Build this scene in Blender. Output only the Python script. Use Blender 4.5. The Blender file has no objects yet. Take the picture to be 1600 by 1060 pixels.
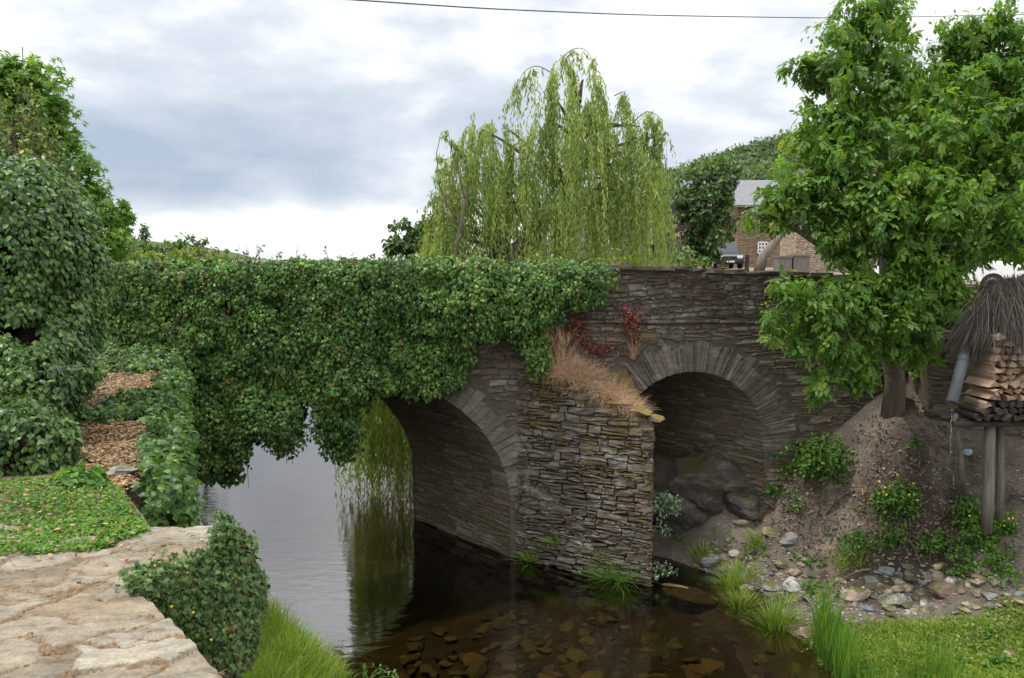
import bpy, math, random
import numpy as np
from mathutils import Vector

# ------------------------------------------------------------------ camera, sky, sun, exposure
sc = bpy.context.scene
COL = sc.collection
F = 1256.0                                   # focal length in pixels of the 1600 px wide photograph
PITCH = math.atan(120.0 / F)
cam_d = bpy.data.cameras.new('camera')
cam = bpy.data.objects.new('camera', cam_d)
COL.objects.link(cam)
cam_d.sensor_width = 36.0
cam_d.lens = 36.0 * F / 1600.0
cam_d.clip_start = 0.05
cam_d.clip_end = 3000.0
cam.location = (0, 0, 0)
cam.rotation_euler = (math.pi / 2 - PITCH, 0, 0)
sc.camera = cam
sc.view_settings.view_transform = 'Standard'
sc.view_settings.look = 'None'
sc.view_settings.gamma = 1.0
sc.view_settings.exposure = 0.22
sc.cycles.max_bounces = 8
sc.cycles.transparent_max_bounces = 12
sc.cycles.caustics_reflective = False
sc.cycles.caustics_refractive = False

SUN_DIR = Vector((-0.40, -0.02, 0.92)).normalized()
SUN_EL = math.asin(SUN_DIR.z)
SUN_AZ = math.atan2(SUN_DIR.x, SUN_DIR.y)
sun_d = bpy.data.lights.new('sun', 'SUN')
sun_d.energy = 2.6
sun_d.angle = math.radians(4)
sun_d.color = (1.0, 0.95, 0.87)
sun = bpy.data.objects.new('sun', sun_d)
COL.objects.link(sun)
sun.rotation_euler = SUN_DIR.to_track_quat('Z', 'Y').to_euler()
sun.location = (0, 0, 60)


def pdir(px, py):
    """unit view direction of a photograph pixel"""
    u = (px - 800.0) / F
    v = -(py - 530.0) / F
    c, s = math.cos(PITCH), math.sin(PITCH)
    return np.array([u, c + v * s, v * c - s])


def at(px, py, Y):
    d = pdir(px, py)
    return d * (Y / d[1])


def onz(px, py, z):
    d = pdir(px, py)
    return d * (z / d[2])


def pxm(Y):
    """metres per photograph pixel at depth Y"""
    return Y / F * 1.01


def topx(P):
    c, s = math.cos(PITCH), math.sin(PITCH)
    P = np.asarray(P, float)
    dep = P[..., 1] * c - P[..., 2] * s
    up = P[..., 1] * s + P[..., 2] * c
    return 800 + F * P[..., 0] / dep, 530 - F * up / dep


def make_world():
    w = bpy.data.worlds.new('World')
    sc.world = w
    w.use_nodes = True
    nt = w.node_tree
    nt.nodes.clear()
    N, L = nt.nodes.new, nt.links.new
    out = N('ShaderNodeOutputWorld')
    sky = N('ShaderNodeTexSky')
    sky.sky_type = 'NISHITA'
    sky.sun_disc = False
    sky.sun_elevation = SUN_EL
    sky.sun_rotation = SUN_AZ
    bg1 = N('ShaderNodeBackground'); bg1.inputs[1].default_value = 0.10
    L(sky.outputs[0], bg1.inputs[0])
    tc = N('ShaderNodeTexCoord')
    nrm = N('ShaderNodeVectorMath'); nrm.operation = 'NORMALIZE'
    L(tc.outputs['Generated'], nrm.inputs[0])
    mp = N('ShaderNodeMapping'); mp.inputs['Scale'].default_value = (1.0, 1.0, 2.3)
    mp.inputs['Location'].default_value = (3.3, 1.7, 0.4)
    L(nrm.outputs[0], mp.inputs[0])
    n1 = N('ShaderNodeTexNoise'); n1.inputs['Scale'].default_value = 3.4
    n1.inputs['Detail'].default_value = 9; n1.inputs['Roughness'].default_value = 0.52
    n1.inputs['Distortion'].default_value = 0.35
    L(mp.outputs[0], n1.inputs[0])
    n2 = N('ShaderNodeTexNoise'); n2.inputs['Scale'].default_value = 9.0
    n2.inputs['Detail'].default_value = 7; n2.inputs['Roughness'].default_value = 0.6
    L(mp.outputs[0], n2.inputs[0])
    acc = None

    def math_(op, a, b):
        m = N('ShaderNodeMath'); m.operation = op
        for i, x in enumerate((a, b)):
            if isinstance(x, (int, float)):
                m.inputs[i].default_value = x
            else:
                L(x, m.inputs[i])
        return m.outputs[0]
    acc = math_('ADD', math_('MULTIPLY', n1.outputs[0], 0.95), math_('MULTIPLY', n2.outputs[0], 0.34))
    # broad cloud masses: (direction, horizontal size, vertical size, weight); negative = darker, blue-grey underside
    for px, py, sx, sz, wt in ((330, 230, .26, .060, -.27), (520, 95, .14, .035, .08), (150, 190, .2, .05, -.08),
                               (500, 285, .22, .030, -.12), (720, 170, .07, .05, -.10), (860, 20, .25, .05, .14),
                               (480, 350, .30, .022, .09), (1000, 100, .12, .05, .06), (60, 40, .2, .06, -.06), (760, 190, .16, .05, -.08), (1150, 190, .10, .05, -.05),
                               (1500, 20, .3, .1, .05), (430, -200, .45, .075, .20)):  # the last is added above the view to brighten the water's reflection
        d = pdir(px, py); d = d / np.linalg.norm(d)
        sub = N('ShaderNodeVectorMath'); sub.operation = 'SUBTRACT'
        L(nrm.outputs[0], sub.inputs[0]); sub.inputs[1].default_value = tuple(d)
        mul = N('ShaderNodeVectorMath'); mul.operation = 'MULTIPLY'
        L(sub.outputs[0], mul.inputs[0]); mul.inputs[1].default_value = (1 / sx, 1 / sx, 1 / sz)
        ln = N('ShaderNodeVectorMath'); ln.operation = 'DOT_PRODUCT'
        L(mul.outputs[0], ln.inputs[0]); L(mul.outputs[0], ln.inputs[1])
        e = math_('EXPONENT', math_('MULTIPLY', ln.outputs['Value'], -1.0), 0.0)
        acc = math_('ADD', acc, math_('MULTIPLY', e, wt))
    ramp = N('ShaderNodeValToRGB')
    L(acc, ramp.inputs[0])
    el = ramp.color_ramp.elements
    el[0].position = 0.30; el[0].color = (0.42, 0.50, 0.62, 1)
    el[1].position = 0.86; el[1].color = (1.35, 1.35, 1.35, 1)
    a = el.new(0.455); a.color = (0.54, 0.61, 0.71, 1)
    a = el.new(0.585); a.color = (0.70, 0.75, 0.82, 1)
    a = el.new(0.70); a.color = (0.96, 0.97, 1.0, 1)
    bg2 = N('ShaderNodeBackground')
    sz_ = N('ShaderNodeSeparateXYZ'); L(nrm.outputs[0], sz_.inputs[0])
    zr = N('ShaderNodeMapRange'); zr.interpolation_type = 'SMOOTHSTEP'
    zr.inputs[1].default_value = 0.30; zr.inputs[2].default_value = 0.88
    zr.inputs[3].default_value = 1.0; zr.inputs[4].default_value = 2.8  # overhead sky, out of view, brightened to raise ambient light and reflections
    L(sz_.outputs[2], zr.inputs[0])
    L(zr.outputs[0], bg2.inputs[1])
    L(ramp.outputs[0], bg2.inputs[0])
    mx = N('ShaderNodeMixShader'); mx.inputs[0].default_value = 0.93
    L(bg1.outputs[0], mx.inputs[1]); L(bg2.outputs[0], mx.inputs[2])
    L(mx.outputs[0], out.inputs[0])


make_world()

# ------------------------------------------------------------------ helpers
rng = np.random.default_rng(7)
random.seed(7)


def nz(v):
    return v / (np.linalg.norm(v, axis=-1, keepdims=True) + 1e-9)


def mkmesh(name, V, faces, mat, rnd=None, smooth=False, attrs=None):
    """faces: list of integer arrays, each (n, k)"""
    V = np.asarray(V, np.float32)
    me = bpy.data.meshes.new(name)
    me.vertices.add(len(V))
    me.vertices.foreach_set('co', V.ravel())
    faces = [np.asarray(f, np.int32) for f in faces if len(f)]
    loops = np.concatenate([f.ravel() for f in faces])
    tot = np.concatenate([np.full(len(f), f.shape[1], np.int32) for f in faces])
    start = np.concatenate([[0], np.cumsum(tot)[:-1]]).astype(np.int32)
    me.loops.add(len(loops))
    me.loops.foreach_set('vertex_index', loops)
    me.polygons.add(len(tot))
    me.polygons.foreach_set('loop_start', start)
    me.polygons.foreach_set('loop_total', tot)
    me.polygons.foreach_set('use_smooth', np.full(len(tot), smooth, bool))
    at_ = dict(attrs or {})
    if rnd is not None:
        at_['rnd'] = rnd
    for k, a in at_.items():
        t = me.attributes.new(k, 'FLOAT', 'POINT')
        t.data.foreach_set('value', np.asarray(a, np.float32))
    me.update(calc_edges=True)
    me.validate()
    for m in (mat if isinstance(mat, (list, tuple)) else [mat]):
        me.materials.append(m)
    return me


def link(name, me, parent=None, loc=None):
    o = bpy.data.objects.new(name, me)
    COL.objects.link(o)
    if parent is not None:
        o.parent = parent
    if loc is not None:
        o.location = loc
    return o


def tag(o, label=None, cat=None, group=None, kind=None):
    if label: o['label'] = label
    if cat: o['category'] = cat
    if group: o['group'] = group
    if kind: o['kind'] = kind
    return o


def thing(name, label, cat, loc=(0, 0, 0), group=None):
    o = bpy.data.objects.new(name, None)
    COL.objects.link(o)
    o.empty_display_size = 0.2
    o.location = tuple(float(x) for x in loc)
    return tag(o, label, cat, group)


def part(name, V, faces, mat, parent, rnd=None, smooth=False):
    """a part built in world coordinates under an unrotated top-level parent"""
    off = np.zeros(3)
    p = parent
    while p is not None:
        off = off + np.array(p.location); p = p.parent
    return link(name, mkmesh(name, np.asarray(V) - off, faces, mat, rnd, smooth), parent)


def single(name, V, faces, mat, label, cat, base=None, rnd=None, smooth=False, group=None, kind=None):
    """a thing that is one mesh, its origin at its base"""
    V = np.asarray(V, float)
    if base is None:
        base = np.array([V[:, 0].mean(), V[:, 1].mean(), V[:, 2].min()])
    o = link(name, mkmesh(name, V - base, faces, mat, rnd, smooth), None, tuple(base))
    return tag(o, label, cat, group, kind)


def merge(chunks):
    """join (V, [faces], rnd) chunks"""
    Vs, Fs, Rs, n = [], {}, [], 0
    for c in chunks:
        V, fs, r = c
        Vs.append(V)
        for f in fs:
            f = np.asarray(f)
            if len(f):
                Fs.setdefault(f.shape[1], []).append(f + n)
        Rs.append(np.broadcast_to(np.asarray(r, float), (len(V),)))
        n += len(V)
    return np.concatenate(Vs), [np.concatenate(x) for x in Fs.values()], np.concatenate(Rs)


def box(c, s, rz=0.0, r=0.5):
    c = np.asarray(c, float); s = np.asarray(s, float) / 2
    v = np.array([[x, y, z] for x in (-1, 1) for y in (-1, 1) for z in (-1, 1)], float) * s
    ca, sa = math.cos(rz), math.sin(rz)
    v = np.stack([v[:, 0] * ca - v[:, 1] * sa, v[:, 0] * sa + v[:, 1] * ca, v[:, 2]], 1) + c
    f = np.array([[0, 1, 3, 2], [4, 6, 7, 5], [0, 4, 5, 1], [2, 3, 7, 6], [0, 2, 6, 4], [1, 5, 7, 3]])
    return v, [f], r


def bbox(x0, x1, y0, y1, z0, z1, r=0.5):
    return box(((x0 + x1) / 2, (y0 + y1) / 2, (z0 + z1) / 2), (x1 - x0, y1 - y0, z1 - z0), 0, r)


def tube(P, R, seg=8, r=0.5, cap=True, rough=0.0):
    P = np.asarray(P, float)
    n = len(P)
    R = np.broadcast_to(np.asarray(R, float), (n,))
    T = nz(np.gradient(P, axis=0))
    ref = np.array([0.0, 0, 1]) if abs(T[:, 2]).mean() < 0.8 else np.array([1.0, 0, 0])
    A = nz(np.cross(T, ref)); B = np.cross(T, A)
    th = np.linspace(0, 2 * np.pi, seg, endpoint=False)
    rr = R[:, None] * (1 + rough * rng.normal(size=(n, seg)))
    V = P[:, None] + rr[..., None] * (np.cos(th)[None, :, None] * A[:, None] + np.sin(th)[None, :, None] * B[:, None])
    V = V.reshape(-1, 3)
    i = np.arange(n - 1)[:, None] * seg; j = np.arange(seg)[None]; k = (j + 1) % seg
    f = np.stack([i + j, i + k, i + seg + k, i + seg + j], -1).reshape(-1, 4)
    fs = [f]
    if cap:
        fs.append(np.array([list(range(seg))[::-1], list(range((n - 1) * seg, n * seg))]))
    return V, fs, r


def grid_faces(nu, nv):
    i = np.arange(nu - 1)[:, None] * nv; j = np.arange(nv - 1)[None]
    return np.stack([i + j, i + nv + j, i + nv + j + 1, i + j + 1], -1).reshape(-1, 4)


def hash2(a, b, s=0.0):
    x = np.sin(a * 127.1 + b * 311.7 + s * 74.7) * 43758.5453
    return x - np.floor(x)


def vnoise(x, y, s=0.0):
    xi, yi = np.floor(x), np.floor(y)
    fx, fy = x - xi, y - yi
    fx = fx * fx * (3 - 2 * fx); fy = fy * fy * (3 - 2 * fy)
    a = hash2(xi, yi, s); b = hash2(xi + 1, yi, s); c = hash2(xi, yi + 1, s); d = hash2(xi + 1, yi + 1, s)
    return (a * (1 - fx) + b * fx) * (1 - fy) + (c * (1 - fx) + d * fx) * fy


def fbm(x, y, s=0.0, o=4):
    t = 0; a = 0.5
    for k in range(o):
        t = t + a * (vnoise(x, y, s + k) - 0.5); x = x * 2.03; y = y * 2.03; a *= 0.5
    return t


def in_poly(x, y, poly):
    x = np.asarray(x, float); y = np.asarray(y, float)
    ins = np.zeros(x.shape, bool)
    n = len(poly)
    for i in range(n):
        x0, y0 = poly[i]; x1, y1 = poly[(i + 1) % n]
        c = (y0 > y) != (y1 > y)
        with np.errstate(divide='ignore', invalid='ignore'):
            xi = (x1 - x0) * (y - y0) / (y1 - y0 + 1e-12) + x0
        ins ^= c & (x < xi)
    return ins


def poly_sample(poly, n):
    p = np.array(poly, float)
    lo, hi = p.min(0), p.max(0)
    out = np.zeros((0, 2))
    while len(out) < n:
        q = rng.uniform(lo, hi, (n * 2, 2))
        out = np.concatenate([out, q[in_poly(q[:, 0], q[:, 1], poly)]])
    return out[:n]


def poly_snap(x, y, poly):
    """nearest points on a polygon's outline"""
    best = None
    P = np.stack([x, y], 1)
    for i in range(len(poly)):
        a = np.array(poly[i], float); b = np.array(poly[(i + 1) % len(poly)], float)
        t = np.clip(((P - a) @ (b - a)) / ((b - a) @ (b - a)), 0, 1)
        q = a + t[:, None] * (b - a)
        d = np.linalg.norm(P - q, axis=1)
        if best is None:
            best, bd = q, d
        else:
            m = d < bd
            best = np.where(m[:, None], q, best); bd = np.where(m, d, bd)
    return best, bd


class RBF:
    def __init__(self, pts, lam=1e-9):
        self.lam = lam
        p = np.array(pts, float)
        self.xy = p[:, :2]
        n = len(p)
        A = np.zeros((n + 3, n + 3))
        A[:n, :n] = np.linalg.norm(self.xy[:, None] - self.xy[None], axis=-1)
        A[:n, n] = 1; A[:n, n + 1:] = self.xy
        A[n, :n] = 1; A[n + 1:, :n] = self.xy.T
        b = np.zeros(n + 3); b[:n] = p[:, 2]
        self.w = np.linalg.solve(A - np.diag([self.lam] * n + [0, 0, 0]), b)

    def __call__(self, x, y):
        x = np.asarray(x, float); y = np.asarray(y, float)
        sh = x.shape
        P = np.stack([x.ravel(), y.ravel()], 1)
        r = np.linalg.norm(P[:, None] - self.xy[None], axis=-1)
        n = len(self.xy)
        return (r @ self.w[:n] + self.w[n] + P @ self.w[n + 1:]).reshape(sh)


# ------------------------------------------------------------------ materials
def new_mat(name):
    m = bpy.data.materials.new(name)
    m.use_nodes = True
    nt = m.node_tree
    nt.nodes.clear()
    out = nt.nodes.new('ShaderNodeOutputMaterial')
    b = nt.nodes.new('ShaderNodeBsdfPrincipled')
    nt.links.new(b.outputs[0], out.inputs[0])
    return m, nt, b, out


def ramp_node(nt, fac, stops):
    r = nt.nodes.new('ShaderNodeValToRGB')
    if fac is not None:
        nt.links.new(fac, r.inputs[0])
    e = r.color_ramp.elements
    while len(e) < len(stops):
        e.new(0.5)
    for i, (p, c) in enumerate(stops):
        e[i].position = p
        e[i].color = (*c, 1) if len(c) == 3 else c
    return r.outputs[0]


def noise_node(nt, scale, detail=5, rough=0.55, vec=None, dist=0.0):
    n = nt.nodes.new('ShaderNodeTexNoise')
    n.inputs['Scale'].default_value = scale
    n.inputs['Detail'].default_value = detail
    n.inputs['Roughness'].default_value = rough
    n.inputs['Distortion'].default_value = dist
    if vec is not None:
        nt.links.new(vec, n.inputs['Vector'])
    return n.outputs[0]


def mixc(nt, fac, a, b, mode='MIX'):
    m = nt.nodes.new('ShaderNodeMix')
    m.data_type = 'RGBA'; m.blend_type = mode
    for sock, v in ((m.inputs[0], fac), (m.inputs[6], a), (m.inputs[7], b)):
        if isinstance(v, (int, float)):
            sock.default_value = v
        elif isinstance(v, tuple):
            sock.default_value = (*v, 1)
        else:
            nt.links.new(v, sock)
    return m.outputs[2]


def coord(nt, scale=(1, 1, 1), rot=(0, 0, 0), world=False):
    if world:
        t = nt.nodes.new('ShaderNodeNewGeometry').outputs['Position']
    else:
        t = nt.nodes.new('ShaderNodeTexCoord').outputs['Object']
    mp = nt.nodes.new('ShaderNodeMapping')
    mp.inputs['Scale'].default_value = scale
    mp.inputs['Rotation'].default_value = rot
    nt.links.new(t, mp.inputs[0])
    return mp.outputs[0]


def attr(nt, name='rnd'):
    a = nt.nodes.new('ShaderNodeAttribute'); a.attribute_name = name
    return a.outputs['Fac']


def bump(nt, b, h, strength=0.4, dist=0.02):
    n = nt.nodes.new('ShaderNodeBump')
    n.inputs['Strength'].default_value = strength
    n.inputs['Distance'].default_value = dist
    nt.links.new(h, n.inputs['Height'])
    nt.links.new(n.outputs[0], b.inputs['Normal'])


def math_node(nt, op, a, b=None):
    m = nt.nodes.new('ShaderNodeMath'); m.operation = op
    for i, x in enumerate((a, b)):
        if x is None: continue
        if isinstance(x, (int, float)): m.inputs[i].default_value = x
        else: nt.links.new(x, m.inputs[i])
    return m.outputs[0]


def stone_mat(name, cols, lichen=0.25, moss=0.3, moss_col=(0.10, 0.085, 0.02), rough=0.9, grain=1.0, lich_col=(0.34, 0.33, 0.29), bumpd=0.02, mosspos=None):
    m, nt, b, out = new_mat(name)
    v = coord(nt, (1, 1, 2.2), world=True)
    c = ramp_node(nt, attr(nt), [(i / (len(cols) - 1), c) for i, c in enumerate(cols)])
    n = noise_node(nt, 7 * grain, 8, 0.65, v)
    c = mixc(nt, 1.0, c, ramp_node(nt, n, [(0.25, (0.55, 0.55, 0.55)), (0.75, (1.35, 1.33, 1.3))]), 'MULTIPLY')
    n2 = noise_node(nt, 2.6 * grain, 7, 0.7, v)
    c = mixc(nt, ramp_node(nt, n2, [(0.58 - lichen * .2, (0, 0, 0)), (0.72, (lichen * 2, ) * 3)]), c, lich_col)
    n4 = noise_node(nt, 38 * grain, 4, 0.6, v)
    if moss > 0:
        g = nt.nodes.new('ShaderNodeNewGeometry')
        s = nt.nodes.new('ShaderNodeSeparateXYZ'); nt.links.new(g.outputs['Normal'], s.inputs[0])
        n3 = noise_node(nt, 1.3 * grain, 6, 0.65, coord(nt, (1, 1, 1), world=True))
        f = math_node(nt, 'ADD', math_node(nt, 'MULTIPLY', s.outputs[2], 0.35), n3)
        if mosspos:      # moss thrives near the exposed upper point of the pier
            sp = nt.nodes.new('ShaderNodeSeparateXYZ'); nt.links.new(g.outputs['Position'], sp.inputs[0])
            fx = math_node(nt, 'MULTIPLY', math_node(nt, 'SUBTRACT', sp.outputs[0], mosspos[0]), .07)
            fz = math_node(nt, 'MULTIPLY', math_node(nt, 'SUBTRACT', sp.outputs[2], mosspos[1]), .12)
            f = math_node(nt, 'ADD', f, math_node(nt, 'MINIMUM', math_node(nt, 'ADD', fx, fz), .13))
        c = mixc(nt, ramp_node(nt, f, [(0.72 - moss * .25, (0, 0, 0)), (0.86 - moss * .2, (.9, .9, .9))]), c,
                 ramp_node(nt, n4, [(0.3, tuple(x * .5 for x in moss_col)), (0.7, tuple(x * 1.7 for x in moss_col))]))
    nt.links.new(c, b.inputs['Base Color'])
    b.inputs['Roughness'].default_value = rough
    b.inputs['Specular IOR Level'].default_value = 0.25
    h = math_node(nt, 'ADD', n, math_node(nt, 'MULTIPLY', n4, 0.5))
    bump(nt, b, h, 0.7, bumpd)
    return m


def leaf_mat(name, stops, transl=0.35, rough=0.45, tcol=None, spec=0.35):
    m, nt, b, out = new_mat(name)
    c = ramp_node(nt, attr(nt), stops)
    n = noise_node(nt, 0.9, 3, 0.5, coord(nt, world=True))
    c = mixc(nt, 1.0, c, ramp_node(nt, n, [(0.3, (0.78, 0.8, 0.8)), (0.7, (1.2, 1.18, 1.1))]), 'MULTIPLY')
    nt.links.new(c, b.inputs['Base Color'])
    b.inputs['Roughness'].default_value = rough
    b.inputs['Specular IOR Level'].default_value = spec
    if transl > 0:
        t = nt.nodes.new('ShaderNodeBsdfTranslucent')
        tc = mixc(nt, 1.0, c, tcol or (1.5, 1.6, 0.6), 'MULTIPLY')
        nt.links.new(tc, t.inputs[0])
        mx = nt.nodes.new('ShaderNodeMixShader'); mx.inputs[0].default_value = transl
        nt.links.new(b.outputs[0], mx.inputs[1]); nt.links.new(t.outputs[0], mx.inputs[2])
        nt.links.new(mx.outputs[0], out.inputs[0])
    return m


def plain(name, col, rough=0.6, metal=0.0, nscale=0, namp=0.3, spec=0.4, bmp=0.0, vscale=(1, 1, 1)):
    m, nt, b, out = new_mat(name)
    if nscale:
        n = noise_node(nt, nscale, 6, 0.6, coord(nt, vscale))
        c = ramp_node(nt, n, [(0.25, tuple(x * (1 - namp) for x in col)), (0.75, tuple(min(1, x * (1 + namp)) for x in col))])
        nt.links.new(c, b.inputs['Base Color'])
        if bmp:
            bump(nt, b, n, 0.6, bmp)
    else:
        b.inputs['Base Color'].default_value = (*col, 1)
    b.inputs['Roughness'].default_value = rough
    b.inputs['Metallic'].default_value = metal
    b.inputs['Specular IOR Level'].default_value = spec
    return m


M = {}
schist = [(0.108, 0.089, 0.068), (0.170, 0.138, 0.103), (0.139, 0.103, 0.075), (0.211, 0.176, 0.130), (0.124, 0.105, 0.082), (0.190, 0.141, 0.097), (0.257, 0.223, 0.167)]
M['schist'] = stone_mat('bridge_schist', schist, 0.30, 0.34, (0.085, 0.066, 0.016))
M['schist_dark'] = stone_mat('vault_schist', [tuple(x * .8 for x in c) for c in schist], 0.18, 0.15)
M['schist_ring'] = stone_mat('voussoir_schist', [(0.11, 0.095, 0.076), (0.17, 0.148, 0.118), (0.085, 0.073, 0.06), (0.20, 0.178, 0.145), (0.13, 0.105, 0.08)], 0.3, 0.35)
M['parapet'] = stone_mat('mossy_parapet_schist', [(0.075, 0.06, 0.048), (0.12, 0.095, 0.075), (0.10, 0.068, 0.05), (0.16, 0.13, 0.105)], 0.62, 0.9, (0.055, 0.032, 0.013), lich_col=(.32, .31, .27))
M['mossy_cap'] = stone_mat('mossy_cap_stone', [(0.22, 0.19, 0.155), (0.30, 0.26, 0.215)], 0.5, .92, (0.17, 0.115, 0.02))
M['mortar'] = stone_mat('mortar_bed', [(0.09, 0.076, 0.062), (0.13, 0.11, 0.09)], 0.1, 0.1)
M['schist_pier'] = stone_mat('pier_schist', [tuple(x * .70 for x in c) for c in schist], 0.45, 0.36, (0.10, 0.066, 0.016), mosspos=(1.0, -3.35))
M['rock'] = stone_mat('outcrop_rock', [(0.075, 0.066, 0.055), (0.115, 0.10, 0.084)], 0.25, 0.3, (0.05, 0.05, 0.018), bumpd=0.12, grain=.8)
M['bark'] = plain('bark', (0.10, 0.078, 0.058), 0.9, 0, 9, 0.5, 0.2, 0.03, (1, 1, .25))
M['bark_grey'] = plain('grey_bark', (0.17, 0.14, 0.11), 0.9, 0, 9, 0.4, 0.2, 0.03, (1, 1, .2))
M['wood_grey'] = plain('weathered_wood', (0.17, 0.15, 0.13), 0.85, 0, 6, 0.45, 0.2, 0.02, (4, 4, .4))
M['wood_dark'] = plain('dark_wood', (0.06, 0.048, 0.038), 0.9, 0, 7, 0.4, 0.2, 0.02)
M['stems'] = plain('ivy_core_dark', (0.028, 0.024, 0.016), 1.0, 0, 8, 0.4, 0.1)  # near-black fill for the light-blocking core of the ivy mass
M['ivy'] = leaf_mat('ivy_leaf', [(0, (0.034, 0.076, 0.018)), (0.5, (0.075, 0.153, 0.031)), (0.85, (0.125, 0.238, 0.041)), (.996, (0.207, 0.327, 0.052)), (1, (0.184, 0.114, 0.045))], 0.25, 0.42, spec=0.3)
M['ivy_light'] = leaf_mat('fresh_ivy_leaf', [(0, (0.038, 0.086, 0.023)), (0.6, (0.082, 0.167, 0.036)), (1, (0.177, 0.275, 0.050))], 0.28, 0.42, spec=0.35)
M['ivy_tree'] = leaf_mat('tree_ivy_leaf', [(0, (0.037, 0.079, 0.022)), (0.6, (0.078, 0.152, 0.035)), (1, (0.155, 0.260, 0.046))], 0.22, 0.38, spec=0.42)
M['ivy_old'] = leaf_mat('old_ivy_leaf', [(0, (0.042, 0.081, 0.022)), (0.5, (0.078, 0.138, 0.032)), (0.86, (0.120, 0.190, 0.040)), (0.92, (0.180, 0.115, 0.045)), (1, (0.144, 0.081, 0.040))], 0.2, 0.42)
M['walnut'] = leaf_mat('walnut_leaf', [(0, (0.074, 0.159, 0.028)), (0.6, (0.131, 0.238, 0.038)), (0.9, (0.192, 0.297, 0.047)), (1, (0.264, 0.318, 0.057))], 0.48, 0.42, spec=0.35)
M['willow'] = leaf_mat('willow_leaf', [(0, (0.150, 0.222, 0.059)), (0.6, (0.252, 0.316, 0.096)), (1, (0.365, 0.401, 0.166))], 0.45, 0.5)
M['maple'] = leaf_mat('bright_leaf', [(0, (0.083, 0.175, 0.022)), (0.6, (0.128, 0.245, 0.029)), (1, (0.225, 0.322, 0.042))], 0.42, 0.45)
M['holm'] = leaf_mat('grey_green_leaf', [(0, (0.068, 0.109, 0.034)), (0.6, (0.120, 0.167, 0.051)), (0.85, (0.240, 0.246, 0.068)), (1, (0.450, 0.362, 0.108))], 0.25, 0.5)
M['dark_tree'] = leaf_mat('dark_leaf', [(0, (0.030, 0.062, 0.022)), (0.6, (0.070, 0.130, 0.036)), (1, (0.19, 0.28, 0.065))], 0.35, 0.45)
M['yellow_leaf'] = leaf_mat('yellow_green_leaf', [(0, (0.12, 0.17, 0.03)), (0.6, (0.20, 0.24, 0.04)), (1, (0.30, 0.30, 0.06))], 0.4, 0.5)
M['far_leaf'] = leaf_mat('hill_leaf', [(0, (0.069, 0.106, 0.060)), (0.6, (0.106, 0.152, 0.082)), (1, (0.157, 0.202, 0.098))], 0.3, 0.8, spec=.15)
M['grass'] = leaf_mat('grass_blade', [(0, (0.105, 0.182, 0.024)), (0.7, (0.195, 0.294, 0.036)), (0.92, (0.300, 0.364, 0.060)), (1, (0.450, 0.364, 0.132))], 0.4, 0.5)
M['reed'] = leaf_mat('reed_blade', [(0, (0.084, 0.182, 0.026)), (1, (0.168, 0.299, 0.042))], 0.4, 0.45)
M['dry'] = leaf_mat('dry_grass', [(0, (0.437, 0.228, 0.148)), (0.5, (0.686, 0.437, 0.274)), (1, (0.800, 0.700, 0.486))], 0.3, 0.6, (0.800, 0.800, 0.800))
M['red'] = leaf_mat('red_creeper_leaf', [(0, (0.158, 0.029, 0.029)), (0.7, (0.297, 0.078, 0.066)), (0.9, (0.297, 0.182, 0.074)), (1, (0.139, 0.208, 0.059))], 0.3, 0.5, (0.720, 0.800, 0.800))
M['weed'] = leaf_mat('weed_leaf', [(0, (0.056, 0.132, 0.022)), (0.7, (0.100, 0.204, 0.031)), (1, (0.175, 0.264, 0.044))], 0.35, 0.5)
M['silver'] = leaf_mat('silvery_leaf', [(0, (0.14, 0.19, 0.12)), (1, (0.30, 0.36, 0.25))], 0.25, 0.5)
M['flower'] = leaf_mat('yellow_petal', [(0, (0.75, 0.50, 0.02)), (1, (0.85, 0.62, 0.04))], 0.2, 0.5)
M['litter'] = leaf_mat('fallen_leaf', [(0, (0.133, 0.065, 0.028)), (0.5, (0.257, 0.152, 0.074)), (1, (0.406, 0.289, 0.163))], 0.1, 0.7)
M['litter_dark'] = leaf_mat('rotting_leaf', [(0, (0.088, 0.061, 0.046)), (0.7, (0.176, 0.128, 0.096)), (1, (0.304, 0.224, 0.155))], 0.05, 0.8)
M['thatch'] = leaf_mat('broom_twig', [(0, (0.035, 0.027, 0.022)), (0.7, (0.085, 0.068, 0.055)), (1, (0.15, 0.125, 0.10))], 0.0, 0.8)

# soil
def soil_mat(name, a, b_, c_, sc_=1.0):
    m, nt, b, out = new_mat(name)
    v = coord(nt, world=True)
    n = noise_node(nt, 1.1 * sc_, 8, 0.62, v)
    n2 = noise_node(nt, 22 * sc_, 6, 0.7, v)
    c = ramp_node(nt, n, [(0.3, a), (0.5, b_), (0.68, c_)])
    c = mixc(nt, 1.0, c, ramp_node(nt, n2, [(0.3, (0.6, 0.6, 0.6)), (0.7, (1.3, 1.3, 1.3))]), 'MULTIPLY')
    nt.links.new(c, b.inputs['Base Color'])
    b.inputs['Roughness'].default_value = 0.95
    b.inputs['Specular IOR Level'].default_value = 0.15
    bump(nt, b, math_node(nt, 'ADD', n, n2), 0.8, 0.05)
    return m


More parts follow.
